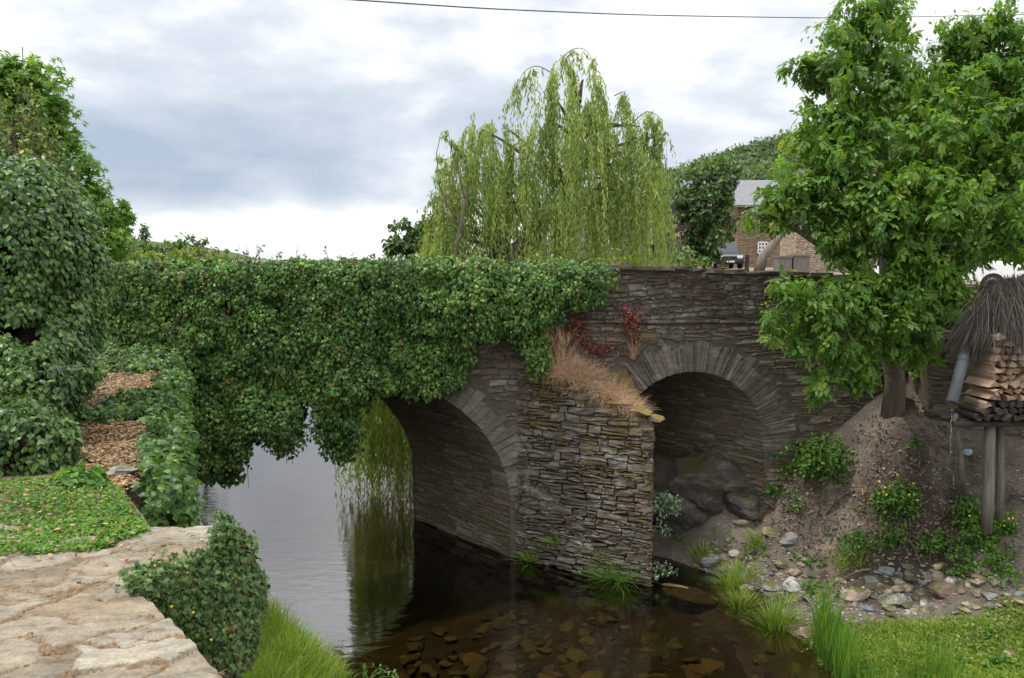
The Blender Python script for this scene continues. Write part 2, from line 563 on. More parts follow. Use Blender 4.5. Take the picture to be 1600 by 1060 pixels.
M['soil'] = soil_mat('bank_soil', (0.078, 0.064, 0.051), (0.138, 0.114, 0.090), (0.228, 0.192, 0.152))
def wet_zone(m, centre, half, rot, dark):
    '''soil soaked by the spring water: darker and glossier inside a soft noisy oval'''
    nt = m.node_tree
    b = next(n for n in nt.nodes if n.type == 'BSDF_PRINCIPLED')
    src = b.inputs['Base Color'].links[0].from_socket
    pos = nt.nodes.new('ShaderNodeNewGeometry').outputs['Position']
    sub = nt.nodes.new('ShaderNodeVectorMath'); sub.operation = 'SUBTRACT'; nt.links.new(pos, sub.inputs[0]); sub.inputs[1].default_value = centre
    mp = nt.nodes.new('ShaderNodeMapping'); mp.vector_type = 'TEXTURE'; nt.links.new(sub.outputs[0], mp.inputs[0])
    mp.inputs['Rotation'].default_value = (0, 0, rot); mp.inputs['Scale'].default_value = half
    ln = nt.nodes.new('ShaderNodeVectorMath'); ln.operation = 'LENGTH'; nt.links.new(mp.outputs[0], ln.inputs[0])
    f = math_node(nt, 'ADD', ln.outputs['Value'], math_node(nt, 'MULTIPLY', math_node(nt, 'SUBTRACT', noise_node(nt, 2.2, 5, .6, coord(nt, world=True)), .5), 1.6))
    w = ramp_node(nt, f, [(.55, (1, 1, 1)), (1.0, (0, 0, 0))])
    nt.links.new(mixc(nt, w, src, mixc(nt, 1.0, src, dark, 'MULTIPLY')), b.inputs['Base Color'])
    nt.links.new(ramp_node(nt, f, [(.55, (.45, .45, .45)), (1.0, (.95, .95, .95))]), b.inputs['Roughness'])


wet_zone(M['soil'], (7.0, 13.9, -5.2), (2.1, .95, 9), .05, (.42, .38, .34))
M['soil_path'] = soil_mat('path_soil', (0.10, 0.075, 0.045), (0.16, 0.115, 0.075), (0.12, 0.12, 0.045))
M['soil_green'] = soil_mat('grassy_soil', (0.055, 0.07, 0.02), (0.08, 0.10, 0.028), (0.10, 0.085, 0.05))
M['yard'] = soil_mat('village_yard_ground', (0.18, 0.15, 0.115), (0.23, 0.195, 0.15), (0.14, 0.14, 0.085), 0.4)


def dark_below(m, dry_until, col):
    '''ground that turns to dark silt under the water line, standing in for light lost in depth'''
    nt = m.node_tree
    b = next(n for n in nt.nodes if n.type == 'BSDF_PRINCIPLED')
    src = b.inputs['Base Color'].links[0].from_socket
    s = nt.nodes.new('ShaderNodeSeparateXYZ')
    nt.links.new(nt.nodes.new('ShaderNodeNewGeometry').outputs['Position'], s.inputs[0])
    mr = nt.nodes.new('ShaderNodeMapRange')
    mr.inputs[1].default_value = dry_until - .25; mr.inputs[2].default_value = dry_until + .05
    nt.links.new(s.outputs[2], mr.inputs[0])
    nt.links.new(mixc(nt, mr.outputs[0], col, src), b.inputs['Base Color'])


dark_below(M['yard'], -6.0, (.018, .017, .014))  # near-black channel colour stands in for light absorbed by deep water
M['bed'] = soil_mat('river_bed_mud', (0.050, 0.042, 0.021), (0.090, 0.073, 0.035), (0.135, 0.106, 0.046), 2.2)
M['silt'] = soil_mat('dark_silt', (0.012, 0.012, 0.011), (0.018, 0.017, 0.014), (0.026, 0.022, 0.016), 1.2)

# water
def water_mat():
    m, nt, b, out = new_mat('river_water')
    nt.nodes.remove(b)
    v = coord(nt, (1.0, 2.6, 1.0), (0, 0, 0.25), world=True)
    n = noise_node(nt, 2.2, 3, 0.5, v, 0.4)
    n2 = noise_node(nt, 9.0, 2, 0.5, v)
    h = math_node(nt, 'ADD', n, math_node(nt, 'MULTIPLY', n2, 0.16))
    bp = nt.nodes.new('ShaderNodeBump')
    bp.inputs['Strength'].default_value = 0.15
    bp.inputs['Distance'].default_value = 0.035
    nt.links.new(h, bp.inputs['Height'])
    fr = nt.nodes.new('ShaderNodeFresnel'); fr.inputs['IOR'].default_value = 2.25
    nt.links.new(bp.outputs[0], fr.inputs['Normal'])
    gl = nt.nodes.new('ShaderNodeBsdfGlossy'); gl.inputs['Roughness'].default_value = 0.03
    gl.inputs['Color'].default_value = (1, 1, 1, 1)
    nt.links.new(bp.outputs[0], gl.inputs['Normal'])
    tr = nt.nodes.new('ShaderNodeBsdfTransparent')
    tr.inputs['Color'].default_value = (0.52, 0.46, 0.31, 1)
    mx = nt.nodes.new('ShaderNodeMixShader')
    nt.links.new(fr.outputs[0], mx.inputs[0]); nt.links.new(tr.outputs[0], mx.inputs[1]); nt.links.new(gl.outputs[0], mx.inputs[2])
    nt.links.new(mx.outputs[0], out.inputs[0])
    return m


M['water'] = water_mat()

# ------------------------------------------------------------------ leaf templates
def kite(w, fold=-.08, tipz=-.12):
    return (np.array([[0, 0, 0], [-w, .45, 0], [0, 1, tipz], [w, .45, 0], [0, .45, fold]]), [[0, 4, 2, 1], [0, 3, 2, 4]])


T_IVY = (np.array([[0, 0, 0], [-.52, .22, -.06], [-.27, .5, 0], [0, 1, -.14], [.27, .5, 0], [.52, .22, -.06], [0, .42, .08], [-.3, -.1, -.05], [.3, -.1, -.05]]),
         [[0, 6, 2, 1], [0, 5, 4, 6], [6, 3, 2], [6, 4, 3], [0, 1, 7], [0, 8, 5]])
T_LEAF = kite(.30)
T_OVAL = (np.array([[0, 0, 0], [-.24, .28, .02], [-.26, .6, .0], [0, 1, -.15], [.26, .6, 0], [.24, .28, .02], [0, .45, -.06]]),
          [[0, 6, 2, 1], [0, 5, 4, 6], [6, 3, 2], [6, 4, 3]])
T_NARROW = (np.array([[0, 0, 0], [-.09, .4, 0], [0, 1, 0], [.09, .4, 0]]), [[0, 3, 2, 1]])
T_BLADE = (np.array([[-.022, 0, 0], [.022, 0, 0], [-.018, .4, .05], [.018, .4, .05], [-.011, .75, .2], [.011, .75, .2], [0, 1, .42]]),
           [[0, 1, 3, 2], [2, 3, 5, 4], [4, 5, 6]])
T_STRAW = (T_BLADE[0] * np.array([.26, 1, 1.2]), T_BLADE[1])


def star():
    v = [[0, .35, .05]]; f = []
    angs = [(-150, .28), (-115, .62), (-85, .26), (-52, .72), (-26, .28), (0, .75), (26, .28), (52, .72), (85, .26), (115, .62), (150, .28)]
    for a, r in angs:
        t = math.radians(a)
        v.append([math.sin(t) * r, .35 + math.cos(t) * r, -.12 * r])
    for i in range(1, 10, 2):
        f.append([0, i, i + 1, i + 2])
    return np.array(v), f


T_STAR = star()


def compound():
    V, Fs = [], []
    kv, kf = T_OVAL
    spec = [(1.0, 0, .62)] + [(y, s, l) for y, l in ((.86, .58), (.60, .55), (.34, .45)) for s in (-1, 1)]
    for y, s, l in spec:
        a = s * math.radians(62)
        ca, sa = math.cos(a), math.sin(a)
        p = kv * l * np.array([.95, 1, 1])
        x = p[:, 0] * ca + p[:, 1] * sa
        yy = -p[:, 0] * sa + p[:, 1] * ca
        q = np.stack([x, yy + y, p[:, 2] - .16 * (p[:, 1]) ** 2], 1)
        q[:, 2] -= .22 * q[:, 1] ** 2
        n = sum(len(t) for t in V)
        V.append(q)
        Fs += [[i + n for i in f] for f in kf]
    return np.concatenate(V) / 1.35, Fs


T_WALNUT = compound()


def leaf_batch(P, N, T, S, tmpl, rnd=None, width=1.0):
    tv, tf = tmpl
    n, k = len(P), len(tv)
    T = nz(np.asarray(T, float))
    N = np.asarray(N, float)
    N = nz(N - (N * T).sum(1, keepdims=True) * T)
    B = np.cross(T, N)
    S = np.broadcast_to(np.asarray(S, float), (n,))
    V = P[:, None] + S[:, None, None] * (tv[None, :, 0:1] * B[:, None] * width + tv[None, :, 1:2] * T[:, None] + tv[None, :, 2:3] * N[:, None])
    by = {}
    for f in tf:
        by.setdefault(len(f), []).append(f)
    Fs = [(np.array(fl)[None] + (np.arange(n) * k)[:, None, None]).reshape(-1, L) for L, fl in by.items()]
    r = rng.uniform(0, 1, n) if rnd is None else np.asarray(rnd)
    return V.reshape(-1, 3), Fs, np.repeat(r, k)


def sphere_dirs(n):
    return nz(rng.normal(size=(n, 3)))


def tuft_leaves(C, Mn, R, k, size, tmpl, up=0.45, droop=0.9, hemi=True, flat=0.0, width=1.0, bright=0.0, tvar=.16):
    """leaves on little domes: C centres, Mn outward normals, R radii, k leaves each"""
    n = len(C)
    C = np.repeat(C, k, 0); Mr = np.repeat(nz(Mn), k, 0); Rr = np.repeat(np.broadcast_to(R, (n,)), k)
    d = sphere_dirs(n * k)
    if hemi:
        s = (d * Mr).sum(1)
        d = np.where((s < -.15)[:, None], d - 2 * s[:, None] * Mr, d)
    P = C + d * (Rr * rng.uniform(.45, 1.08, n * k))[:, None]
    N = d * .6 + Mr * .35 + np.array([0, 0, up]) + rng.normal(size=P.shape) * .33
    T = d * .6 + np.array([0, 0, -droop]) + rng.normal(size=P.shape) * .4
    S = size * rng.uniform(.65, 1.25, n * k)
    tr = np.repeat(rng.normal(0, tvar, n), k)
    rnd = np.clip(rng.uniform(0, .85, n * k) + tr + bright, 0, 1)
    return leaf_batch(P - T / np.linalg.norm(T, axis=1, keepdims=True) * S[:, None] * .4, N, T, S, tmpl, rnd, width)


def poisson2(poly, r, tries=6000):
    pts = []
    q = poly_sample(poly, tries)
    A = np.zeros((0, 2))
    for p in q:
        if len(A) == 0 or ((A - p) ** 2).sum(1).min() > r * r:
            A = np.vstack([A, p])
    return A


# ------------------------------------------------------------------ the setting
WZ = -6.0
FACE, BACK = 15.9, 18.4
SKEW = np.array([-2.24, 2.46]) / 2.5            # per metre of depth scaled below
SKEW_X = -2.28 / 2.5                             # barrel shift in x per metre of depth
A1C, A1A, A1B, A1Z = -3.3, 3.3, 2.75, -4.9       # big arch: centre, half span, rise, springing height
A2C, A2R, A2Z = 3.62, 1.5, -3.64                 # small arch


def a1_top(x):
    u = np.clip(1 - ((x - A1C) / A1A) ** 2, 0, None)
    return A1Z + A1B * np.sqrt(u)


def a2_top(x):
    return A2Z + np.sqrt(np.clip(A2R ** 2 - (x - A2C) ** 2, 0, None))


def top_z(x):
    x = np.asarray(x, float)
    return np.interp(x, [-12, -6, 1.9, 3.3, 4.9, 6.3, 8, 12], [-0.02, 0.04, -0.04, -0.08, -0.17, -0.2, -0.42, -0.46])


# water and river bed
w_o = link('water', mkmesh('water', np.array([[-60, -12, WZ], [12, -12, WZ], [12, 130, WZ], [-60, 130, WZ]], float), [np.array([[0, 1, 2, 3]])], M['water']))
tag(w_o, kind='structure')


def bed_z(x, y):
    shallow = np.interp(x, [-3.5, -1.0, 1.5, 4.5], [-7.6, -6.9, -6.5, -6.28])
    return shallow + fbm(x * 1.1, y * 1.1, 3) * .16


gx, gy = np.meshgrid(np.linspace(-60, 12, 220), np.linspace(-12, 130, 260), indexing='ij')
bz = bed_z(gx, gy)
bed = link('river_bed', mkmesh('river_bed', np.stack([gx, gy, bz], -1).reshape(-1, 3), [grid_faces(220, 260)], M['bed'], None, True))
tag(bed, kind='structure')

# right bank in front of the bridge
A = []
for px, py in ((1040, 870), (1090, 900), (1130, 935), (1190, 978), (1245, 990), (1268, 1012), (1310, 1060)):
    A.append(onz(px, py, WZ - .03))
A += [np.array([3.9, 10.2, -6.05]), np.array([3.2, 9.6, -6.9]), np.array([3.3, 13.2, -6.5]), np.array([2.6, 15.2, -6.5]), np.array([2.2, 12, -6.9]), np.array([3.6, 8, -6.5])]
for px, py, Y in ((1150, 880, 15.2), (1200, 900, 14.7), (1240, 930, 14.0), (1330, 945, 13.2), (1450, 940, 13.2), (1560, 935, 13.2),
                  (1400, 1000, 11.9), (1550, 1000, 11.7), (1450, 1055, 11.0), (1600, 1055, 10.8),
                  (1200, 832, 16.0), (1290, 850, 15.0), (1400, 870, 14.3), (1480, 880, 14.0), (1560, 880, 13.6),
                  (1250, 760, 15.6), (1300, 700, 15.6), (1300, 790, 15.2), (1395, 640, 15.1), (1390, 720, 14.7), (1400, 800, 14.4),
                  (1450, 600, 15.5), (1480, 700, 14.7), (1450, 780, 14.4), (1540, 820, 13.3), (1600, 830, 13.2), (1500, 760, 14.3),
                  (1230, 720, 15.85), (1150, 700, 16.9), (1050, 720, 17.5), (1050, 800, 16.9), (1120, 780, 16.4), (1040, 845, 16.2), (1150, 820, 15.9)):
    A.append(at(px, py, Y))
A += [np.array(p, float) for p in ((14, 15.5, -2.2), (14, 12, -4.6), (14, 8, -5.2), (8, 6, -5.5), (11, 14.6, -3.6), (9.5, 15.6, -2.2), (5, 18.6, -3.6), (2, 18.6, -4.2), (20, 15, -2), (20, 6, -4.5))]
RB = RBF(A, .35)


def right_z(x, y):
    return RB(x, y) + fbm(np.asarray(x) * 1.3, np.asarray(y) * 1.3, 11) * .16 + fbm(np.asarray(x) * 6, np.asarray(y) * 6, 5, 3) * .05


gx, gy = np.meshgrid(np.linspace(1.9, 21, 230), np.linspace(5, 18.7, 170), indexing='ij')
gz = right_z(gx, gy)
rbank = link('ground', mkmesh('ground', np.stack([gx, gy, gz], -1).reshape(-1, 3), [grid_faces(230, 170)], M['soil'], None, True))
tag(rbank, kind='structure')


def hit(px, py, f=None):
    f = f or right_z
    d = pdir(px, py)
    ts = np.linspace(4, 22, 900)
    P = d[None] * (ts / d[1])[:, None]
    k = np.argmax(P[:, 2] < f(P[:, 0], P[:, 1]))
    return P[max(k, 1)] if P[-1, 2] < 0 else P[k]


# ground beyond the bridge
def far_z(x, y):
    xc = -5.5 - .26 * (y - 18.4) - .0012 * (y - 18.4) ** 2
    d = np.abs(x - xc)
    t = np.clip((d - 3.6) / 3.2, 0, 1); t = t * t * (3 - 2 * t)
    tgt = np.where(x > xc, np.interp(y, [18, 24, 45, 70, 140], [-1.05, -.95, -.45, -.2, .4]), -1.0)
    z = -7.9 + (tgt + 7.9) * t
    return z + fbm(x * .4, y * .4, 21) * .25 * t


gx, gy = np.meshgrid(np.concatenate([np.linspace(-80, -20, 40)[:-1], np.linspace(-20, 30, 160), np.linspace(30, 120, 30)[1:]]), np.concatenate([np.linspace(18.45, 50, 110), np.linspace(50, 170, 60)[1:]]), indexing='ij')
gz = far_z(gx, gy)
fg = link('far_bank_ground', mkmesh('far_bank_ground', np.stack([gx, gy, gz], -1).reshape(-1, 3), [grid_faces(*gx.shape)], M['yard'], None, True))
tag(fg, kind='structure')

# hills
def hill_mesh(name, x0, x1, y0, y1, f, n=90):
    gx, gy = np.meshgrid(np.linspace(x0, x1, n), np.linspace(y0, y1, n), indexing='ij')
    o = link(name, mkmesh(name, np.stack([gx, gy, f(gx, gy)], -1).reshape(-1, 3), [grid_faces(n, n)], M['soil_green'], None, True))
    return tag(o, kind='structure')


def hill_r(x, y):
    h = np.interp(x, [-10, 10, 33, 62, 100, 200], [0, 5, 15, 24.5, 38, 55])
    return h * np.clip((y - 85) / 95, 0, 1) ** .8 - .5 + fbm(x * .03, y * .03, 31) * 7 * np.clip((y - 85) / 40, 0, 1)


def hill_l(x, y):
    h = np.interp(x, [-220, -130, -110, -90, -60, -20], [15, 8, 4, -2.5, -5, -5])
    return h * np.clip((y - 140) / 80, 0, 1) - 1 + fbm(x * .04, y * .04, 33) * 2.5


hill_mesh('hill', -10, 220, 85, 260, hill_r)
hill_mesh('hill', -260, 40, 130, 330, hill_l)

# ---- left side: flagstone platform and earth path
PZ = -1.7
SLAB = [tuple(onz(px, py, PZ)[:2]) for px, py in ((700, 1500), (352, 1060), (300, 1005), (245, 950), (192, 905), (205, 896), (238, 912), (268, 890), (340, 868), (342, 845), (336, 824), (240, 821))]
SLAB += [(-3.05, 5.05), (-8, 5.2), (-8, .6), (-.6, .6)]
SLAB[0] = (-.35, 1.2)


def clipped_grid(poly, step, zf):
    p = np.array(poly)
    xs = np.arange(p[:, 0].min() - step, p[:, 0].max() + step * 1.01, step)
    ys = np.arange(p[:, 1].min() - step, p[:, 1].max() + step * 1.01, step)
    gx, gy = np.meshgrid(xs, ys, indexing='ij')
    ins = in_poly(gx, gy, poly)
    fc = grid_faces(*gx.shape)
    keep = ins.ravel()[fc].any(1)
    fc = fc[keep]
    used = np.unique(fc)
    X = gx.ravel().copy(); Y = gy.ravel().copy()
    om = np.zeros(X.size, bool); om[used] = True
    om &= ~ins.ravel()
    q, _ = poly_snap(X[om], Y[om], poly)
    X[om] = q[:, 0]; Y[om] = q[:, 1]
    remap = -np.ones(X.size, int); remap[used] = np.arange(len(used))
    X, Y = X[used], Y[used]
    return X, Y, zf(X, Y), remap[fc]


def flags(x, y):
    """irregular crazy paving: height, joint mask, stone id"""
    a = .55
    u = (x * math.cos(a) + y * math.sin(a)) / .46; v = (-x * math.sin(a) + y * math.cos(a)) / .23
    u = u + fbm(x * 3.6, y * 3.6, 2) * 1.0; v = v + fbm(x * 4.1, y * 4.1, 9) * 1.1
    iu, iv = np.floor(u), np.floor(v)
    d1 = np.full(u.shape, 9.0); d2 = np.full(u.shape, 9.0); idd = np.zeros(u.shape)
    for i in (-1, 0, 1):
        for j in (-1, 0, 1):
            cu, cv = iu + i, iv + j
            pu = cu + .5 + (hash2(cu, cv, 1) - .5) * .95; pv = cv + .5 + (hash2(cu, cv, 2) - .5) * .95
            d = np.hypot(u - pu, v - pv)
            h = hash2(cu, cv, 3)
            closer = d < d1
            d2 = np.where(closer, d1, np.minimum(d2, d))
            idd = np.where(closer, h, idd)
            d1 = np.where(closer, d, d1)
    e = np.clip((d2 - d1) / .10, 0, 1)
    return e, idd


def slab_z(x, y):
    e, idd = flags(x, y)
    streak = fbm((x * .8 + y * .5) * 4, (-x * .5 + y * .85) * 11, 8, 4)
    return PZ + (idd - .5) * .026 + (e - 1) * .013 + fbm(x * 2, y * 2, 4) * .03 + streak * .022 + fbm(x * 14, y * 14, 6, 3) * .022


X, Y, Z, fc = clipped_grid(SLAB, .014, slab_z)
e, idd = flags(X, Y)
V = np.stack([X, Y, Z], 1)


def slab_mat():
    m, nt, b, out = new_mat('flagstone')
    v = coord(nt, (1.7, 3.8, 1), (0, 0, -.55), world=True)
    c = ramp_node(nt, attr(nt), [(0, (0.145, 0.125, 0.093)), (.25, (0.22, 0.20, 0.16)), (.5, (0.185, 0.148, 0.10)), (.75, (0.25, 0.235, 0.195)), (1, (0.175, 0.152, 0.112))])
    n = noise_node(nt, 3.2, 9, .68, v)
    c = mixc(nt, 1.0, c, ramp_node(nt, n, [(.30, (.45, .43, .41)), (.48, (.95, .92, .88)), (.70, (1.42, 1.40, 1.36))]), 'MULTIPLY')
    n2 = noise_node(nt, 1.4, 6, .7, coord(nt, world=True))
    c = mixc(nt, ramp_node(nt, n2, [(.5, (0, 0, 0)), (.72, (.55, .55, .55))]), c, (0.30, 0.21, 0.13))
    n3 = noise_node(nt, 55, 4, .7, coord(nt, world=True))
    c = mixc(nt, 1.0, c, ramp_node(nt, n3, [(.3, (.72, .72, .72)), (.6, (1.1, 1.1, 1.1))]), 'MULTIPLY')
    j = math_node(nt, 'ADD', attr(nt, 'joint'), math_node(nt, 'MULTIPLY', math_node(nt, 'SUBTRACT', n2, .5), 1.4))
    c = mixc(nt, ramp_node(nt, j, [(.45, (1, 1, 1)), (.85, (0, 0, 0))]), c, ramp_node(nt, n3, [(.3, (.09, .065, .04)), (.7, (.23, .16, .095))]))
    nt.links.new(c, b.inputs['Base Color'])
    b.inputs['Roughness'].default_value = .9
    b.inputs['Specular IOR Level'].default_value = .25
    bump(nt, b, math_node(nt, 'ADD', n, math_node(nt, 'MULTIPLY', n3, .35)), .55, .02)
    return m


M['flag'] = slab_mat()
sl = link('flagstone_path', mkmesh('flagstone_path', V, [fc], M['flag'], idd, True, {'joint': e}))
tag(sl, kind='structure')

PATH = [tuple(onz(px, py, PZ)[:2]) for px, py in ((240, 824), (190, 750), (215, 650), (232, 600), (245, 560))]
PATH = [(-3.05, 5.04), (-8, 5.19), (-13, 5.2), (-13, 15.8), (-6.6, 15.8)] + PATH[::-1]


def path_z(x, y):
    mound = .08 * np.exp(-((x + 3.6) / 1.1) ** 2 - ((y - 5.9) / .7) ** 2)
    step = .12 / (1 + np.exp(-(y - 9.7) / .05)) + .10 / (1 + np.exp(-(y - 13.4) / .05))
    return PZ - .03 + mound + step - .1 + .1 * np.clip((6 - y), 0, 1) + fbm(x * 1.5, y * 1.5, 14) * .09 + fbm(x * 8, y * 8, 15, 3) * .025


X, Y, Z, fc = clipped_grid(PATH, .07, path_z)
pth = link('earth_path', mkmesh('earth_path', np.stack([X, Y, Z], 1), [fc], M['soil_path'], None, True))
tag(pth, kind='structure')

def rock_mesh(sx, sy, sz, seed, n=3, sharp=.25):
    import bmesh
    bm = bmesh.new()
    bmesh.ops.create_icosphere(bm, subdivisions=n, radius=1.0)
    V = np.array([v.co[:] for v in bm.verts]); fcs = np.array([[v.index for v in f.verts] for f in bm.faces])
    bm.free()
    r = np.random.default_rng(seed)
    # cut by random planes for a broken look
    for k in range(11):
        d = nz(r.normal(size=3)); o = r.uniform(.55, .9)
        s = V @ d - o
        V = np.where((s > 0)[:, None], V - s[:, None] * d[None] * (1 - sharp * .2), V)
    V = V * (1 + .07 * (np.sin(V[:, 0:1] * 5 + seed) * np.sin(V[:, 1:2] * 6 + 1.3 * seed) + .5 * np.sin(V[:, 2:3] * 11 + seed)))
    V = V / np.abs(V).max(0) * np.array([sx, sy, sz])
    return V, fcs


# ------------------------------------------------------------------ masonry
def masonry(u0, u1, v0, v1, mapf, inside, hr=(.07, .17), lr=(.16, .55), prot=.03, gap=.007, wav=.04, tilt=.03):
    """rounded rubble stones in courses on a (u, v) sheet; mapf(u, v, d) -> points, d outwards"""
    ch = []
    v = v0
    row = 0
    while v < v1:
        h = rng.uniform(*hr)
        u = u0 - rng.uniform(0, .3)
        while u < u1:
            l = rng.uniform(*lr) * (1.15 if h > .12 else .9)
            ua, ub = max(u, u0), min(u + l, u1)
            u += l
            if ub - ua < .05:
                continue
            uc, vc = (ua + ub) / 2, v + h / 2
            wv = wav * math.sin(uc * 1.7 + row * .35) + wav * .8 * math.sin(uc * .63 + v * 2.1)
            va, vb = v + wv, v + h + wv
            if not inside(ua, ub, va, vb):
                continue
            ns = 1 if h < .10 else int(rng.choice((1, 2, 3), p=(.5, .32, .18)))
            cuts = [0] + sorted(rng.uniform(.25, .75, ns - 1)) + [1]
            for a, b in ((va + h * c0, va + h * c1) for c0, c1 in zip(cuts[:-1], cuts[1:])):
                if b - a < .018: continue
                g = gap * rng.uniform(.5, 1.5)
                us = np.array([ua + g, ua + g + .012, (ua * 2 + ub) / 3, (ua + ub * 2) / 3, ub - g - .012, ub - g])
                vs = np.array([a + g * .8, a + g * .8 + .010, (a + b) / 2, b - g * .8 - .010, b - g * .8])
                U, W = np.meshgrid(us, vs, indexing='ij')
                D = prot * rng.uniform(.35, 1.3) + rng.normal(0, .006, U.shape) + (U - uc) * rng.normal(0, tilt) + (W - vc) * rng.normal(0, tilt * 2)
                D[0] = D[-1] = -.022; D[:, 0] = D[:, -1] = -.022
                U = U + rng.normal(0, .012, U.shape); W = W + rng.normal(0, .009, W.shape)
                sk = rng.normal(0, .07)
                W = W + (U - uc) * sk
                V = mapf(U.ravel(), W.ravel(), D.ravel())
                ch.append((V, [grid_faces(6, 5)], rng.random()))
        v += h
        row += 1
    return ch


bridge = thing('stone_bridge', 'old rubble stone bridge with two arches and a pointed pier, crossing the river', 'bridge', (0, FACE, WZ))

# cores (mortar bed) of the bridge: front sheet, back sheet, top
xs = np.unique(np.concatenate([np.linspace(-13, 12, 201), np.linspace(A1C - A1A, A1C + A1A, 121), np.linspace(A2C - A2R, A2C + A2R, 61)]))


def low_z(x):
    z = np.full(x.shape, -7.4)
    m1 = np.abs(x - A1C) < A1A - 1e-6
    z[m1] = a1_top(x[m1])
    m2 = np.abs(x - A2C) < A2R - 1e-6
    z[m2] = a2_top(x[m2])
    return z


zl = low_z(xs); zt = top_z(xs) - .05
n = len(xs)
fr = np.stack([np.stack([xs, np.full(n, FACE), zl], 1), np.stack([xs, np.full(n, FACE), zt], 1)], 1).reshape(-1, 3)
dx = SKEW_X * (BACK - FACE)
xb = xs + dx
bk = np.stack([np.stack([xb, np.full(n, BACK), zl], 1), np.stack([xb, np.full(n, BACK), zt], 1)], 1).reshape(-1, 3)
i = np.arange(n - 1)
q = np.stack([2 * i, 2 * i + 2, 2 * i + 3, 2 * i + 1], 1)
qb = np.stack([2 * i + 1, 2 * i + 3, 2 * i + 2, 2 * i], 1) + 2 * n
DECK = -1.05
# deck and inner parapet faces
tp = []
V = np.concatenate([fr, bk])
chunk = [(V, [q, qb], .3)]
chunk.append(bbox(-13, 12, FACE + .42, BACK - .42, -1.5, DECK, .4))
for y0, y1 in ((FACE + .005, FACE + .42), (BACK - .42, BACK - .005)):
    a = np.stack([np.stack([xs, np.full(n, y0), zt], 1), np.stack([xs, np.full(n, y1), zt], 1)], 1).reshape(-1, 3)
    chunk.append((a, [q], .5))
    yin = y1 if y0 < 17 else y0
    a = np.stack([np.stack([xs, np.full(n, yin), np.full(n, -1.2)], 1), np.stack([xs, np.full(n, yin), zt], 1)], 1).reshape(-1, 3)
    chunk.append((a, [q], .5))
Vv, Ff, Rr = merge(chunk)
part('core', Vv, Ff, M['mortar'], bridge, Rr)


def face_map(u, v, d):
    return np.stack([u, FACE - d, v], 1)


RING1, RING2 = .52, .58


def in_wall(ua, ub, va, vb, lo=-7.2, hi=None):
    um, vm = (ua + ub) / 2, (va + vb) / 2
    for u in (ua, um, ub):
        for v in (va, vb):
            if ((u - A1C) / (A1A + RING1 - .06)) ** 2 + ((v - A1Z) / (A1B + RING1 - .06)) ** 2 < 1 and v > A1Z: return False
            if abs(u - A1C) < A1A and v <= A1Z: return False
            if (u - A2C) ** 2 + (v - A2Z) ** 2 < (A2R + RING2 - .06) ** 2 and v > A2Z - .2: return False
            if abs(u - A2C) < A2R and v <= A2Z: return False
    return vb < min(float(top_z(ua)), float(top_z(ub))) - .06


SPLIT = -1.2                                      # string course under the parapet
ch = masonry(-8.3, 11.5, -6.6, SPLIT, face_map, in_wall, (.05, .17), (.12, .55), .022)
Vv, Ff, Rr = merge(ch)
part('spandrel_wall', Vv, Ff, M['schist'], bridge, Rr)
ch = masonry(-8.3, 11.5, SPLIT + .06, .1, face_map, in_wall, (.04, .14), (.10, .42), .024)
# coping slabs along the bare part of the parapet
x = .9
while x < 8.2:
    l = rng.uniform(.25, .7)
    zc = float(top_z(x + l / 2))
    h = rng.uniform(.05, .09)
    b = box((x + l / 2, FACE + .2, zc - h / 2 - .005), (l - .02, .52 + rng.uniform(0, .06), h), rng.normal(0, .03), rng.random())
    v = b[0].copy(); v += rng.normal(0, .012, v.shape)
    ch.append((v, b[1], rng.random())); x += l
# thin projecting string course
x = -.6
while x < 8.5:
    l = rng.uniform(.3, .8)
    b = box((x + l / 2, FACE + .02, SPLIT + .03 + rng.normal(0, .008)), (l - .015, .16 + rng.uniform(0, .03), .055), 0, rng.random())
    v = b[0] + rng.normal(0, .008, b[0].shape)
    ch.append((v, b[1], rng.random())); x += l
Vv, Ff, Rr = merge(ch)
part('parapet', Vv, Ff, M['parapet'], bridge, Rr)


def ring(cx, cz, ra, rb, th, a0, a1, wr, proud):
    ch = []
    a = a0
    while a < a1:
        w = rng.uniform(*wr)
        rr = math.hypot(ra * math.sin(a), rb * math.cos(a))
        da = w / rr
        g = .006 / rr
        L = th * rng.uniform(.68, 1.1)
        y0 = FACE - proud * rng.uniform(.3, 1.2)
        vs = []
        for y in (y0, FACE + .35):
            for s, e in ((a + g, 0), (a + da - g, 0), (a + da - g, 1), (a + g, 1)):
                nx, nzv = math.cos(s) / ra, math.sin(s) / rb
                nl = math.hypot(nx, nzv)
                px_, pz_ = cx + ra * math.cos(s), cz + rb * math.sin(s)
                o = L * e - (0.0 if e else .03)
                vs.append([px_ + nx / nl * o + (y - FACE) * SKEW_X * (1 if y > FACE else 0), y, pz_ + nzv / nl * o])
        # extra ring of verts for a soft front arris
        v = np.array(vs) + rng.normal(0, .006, (8, 3))
        fcs = np.array([[0, 1, 2, 3], [4, 7, 6, 5], [0, 4, 5, 1], [1, 5, 6, 2], [2, 6, 7, 3], [3, 7, 4, 0]])
        ch.append((v, [fcs], rng.random()))
        a += da
    return ch


Vv, Ff, Rr = merge(ring(A1C, A1Z, A1A, A1B, RING1, .03, math.pi, (.09, .2), .035))
part('arch_ring', Vv, Ff, M['schist_ring'], bridge, Rr)
Vv, Ff, Rr = merge(ring(A2C, A2Z, A2R, A2R, RING2, -.12, math.pi + .1, (.028, .075), .022))
part('arch_ring', Vv, Ff, M['schist_ring'], bridge, Rr)


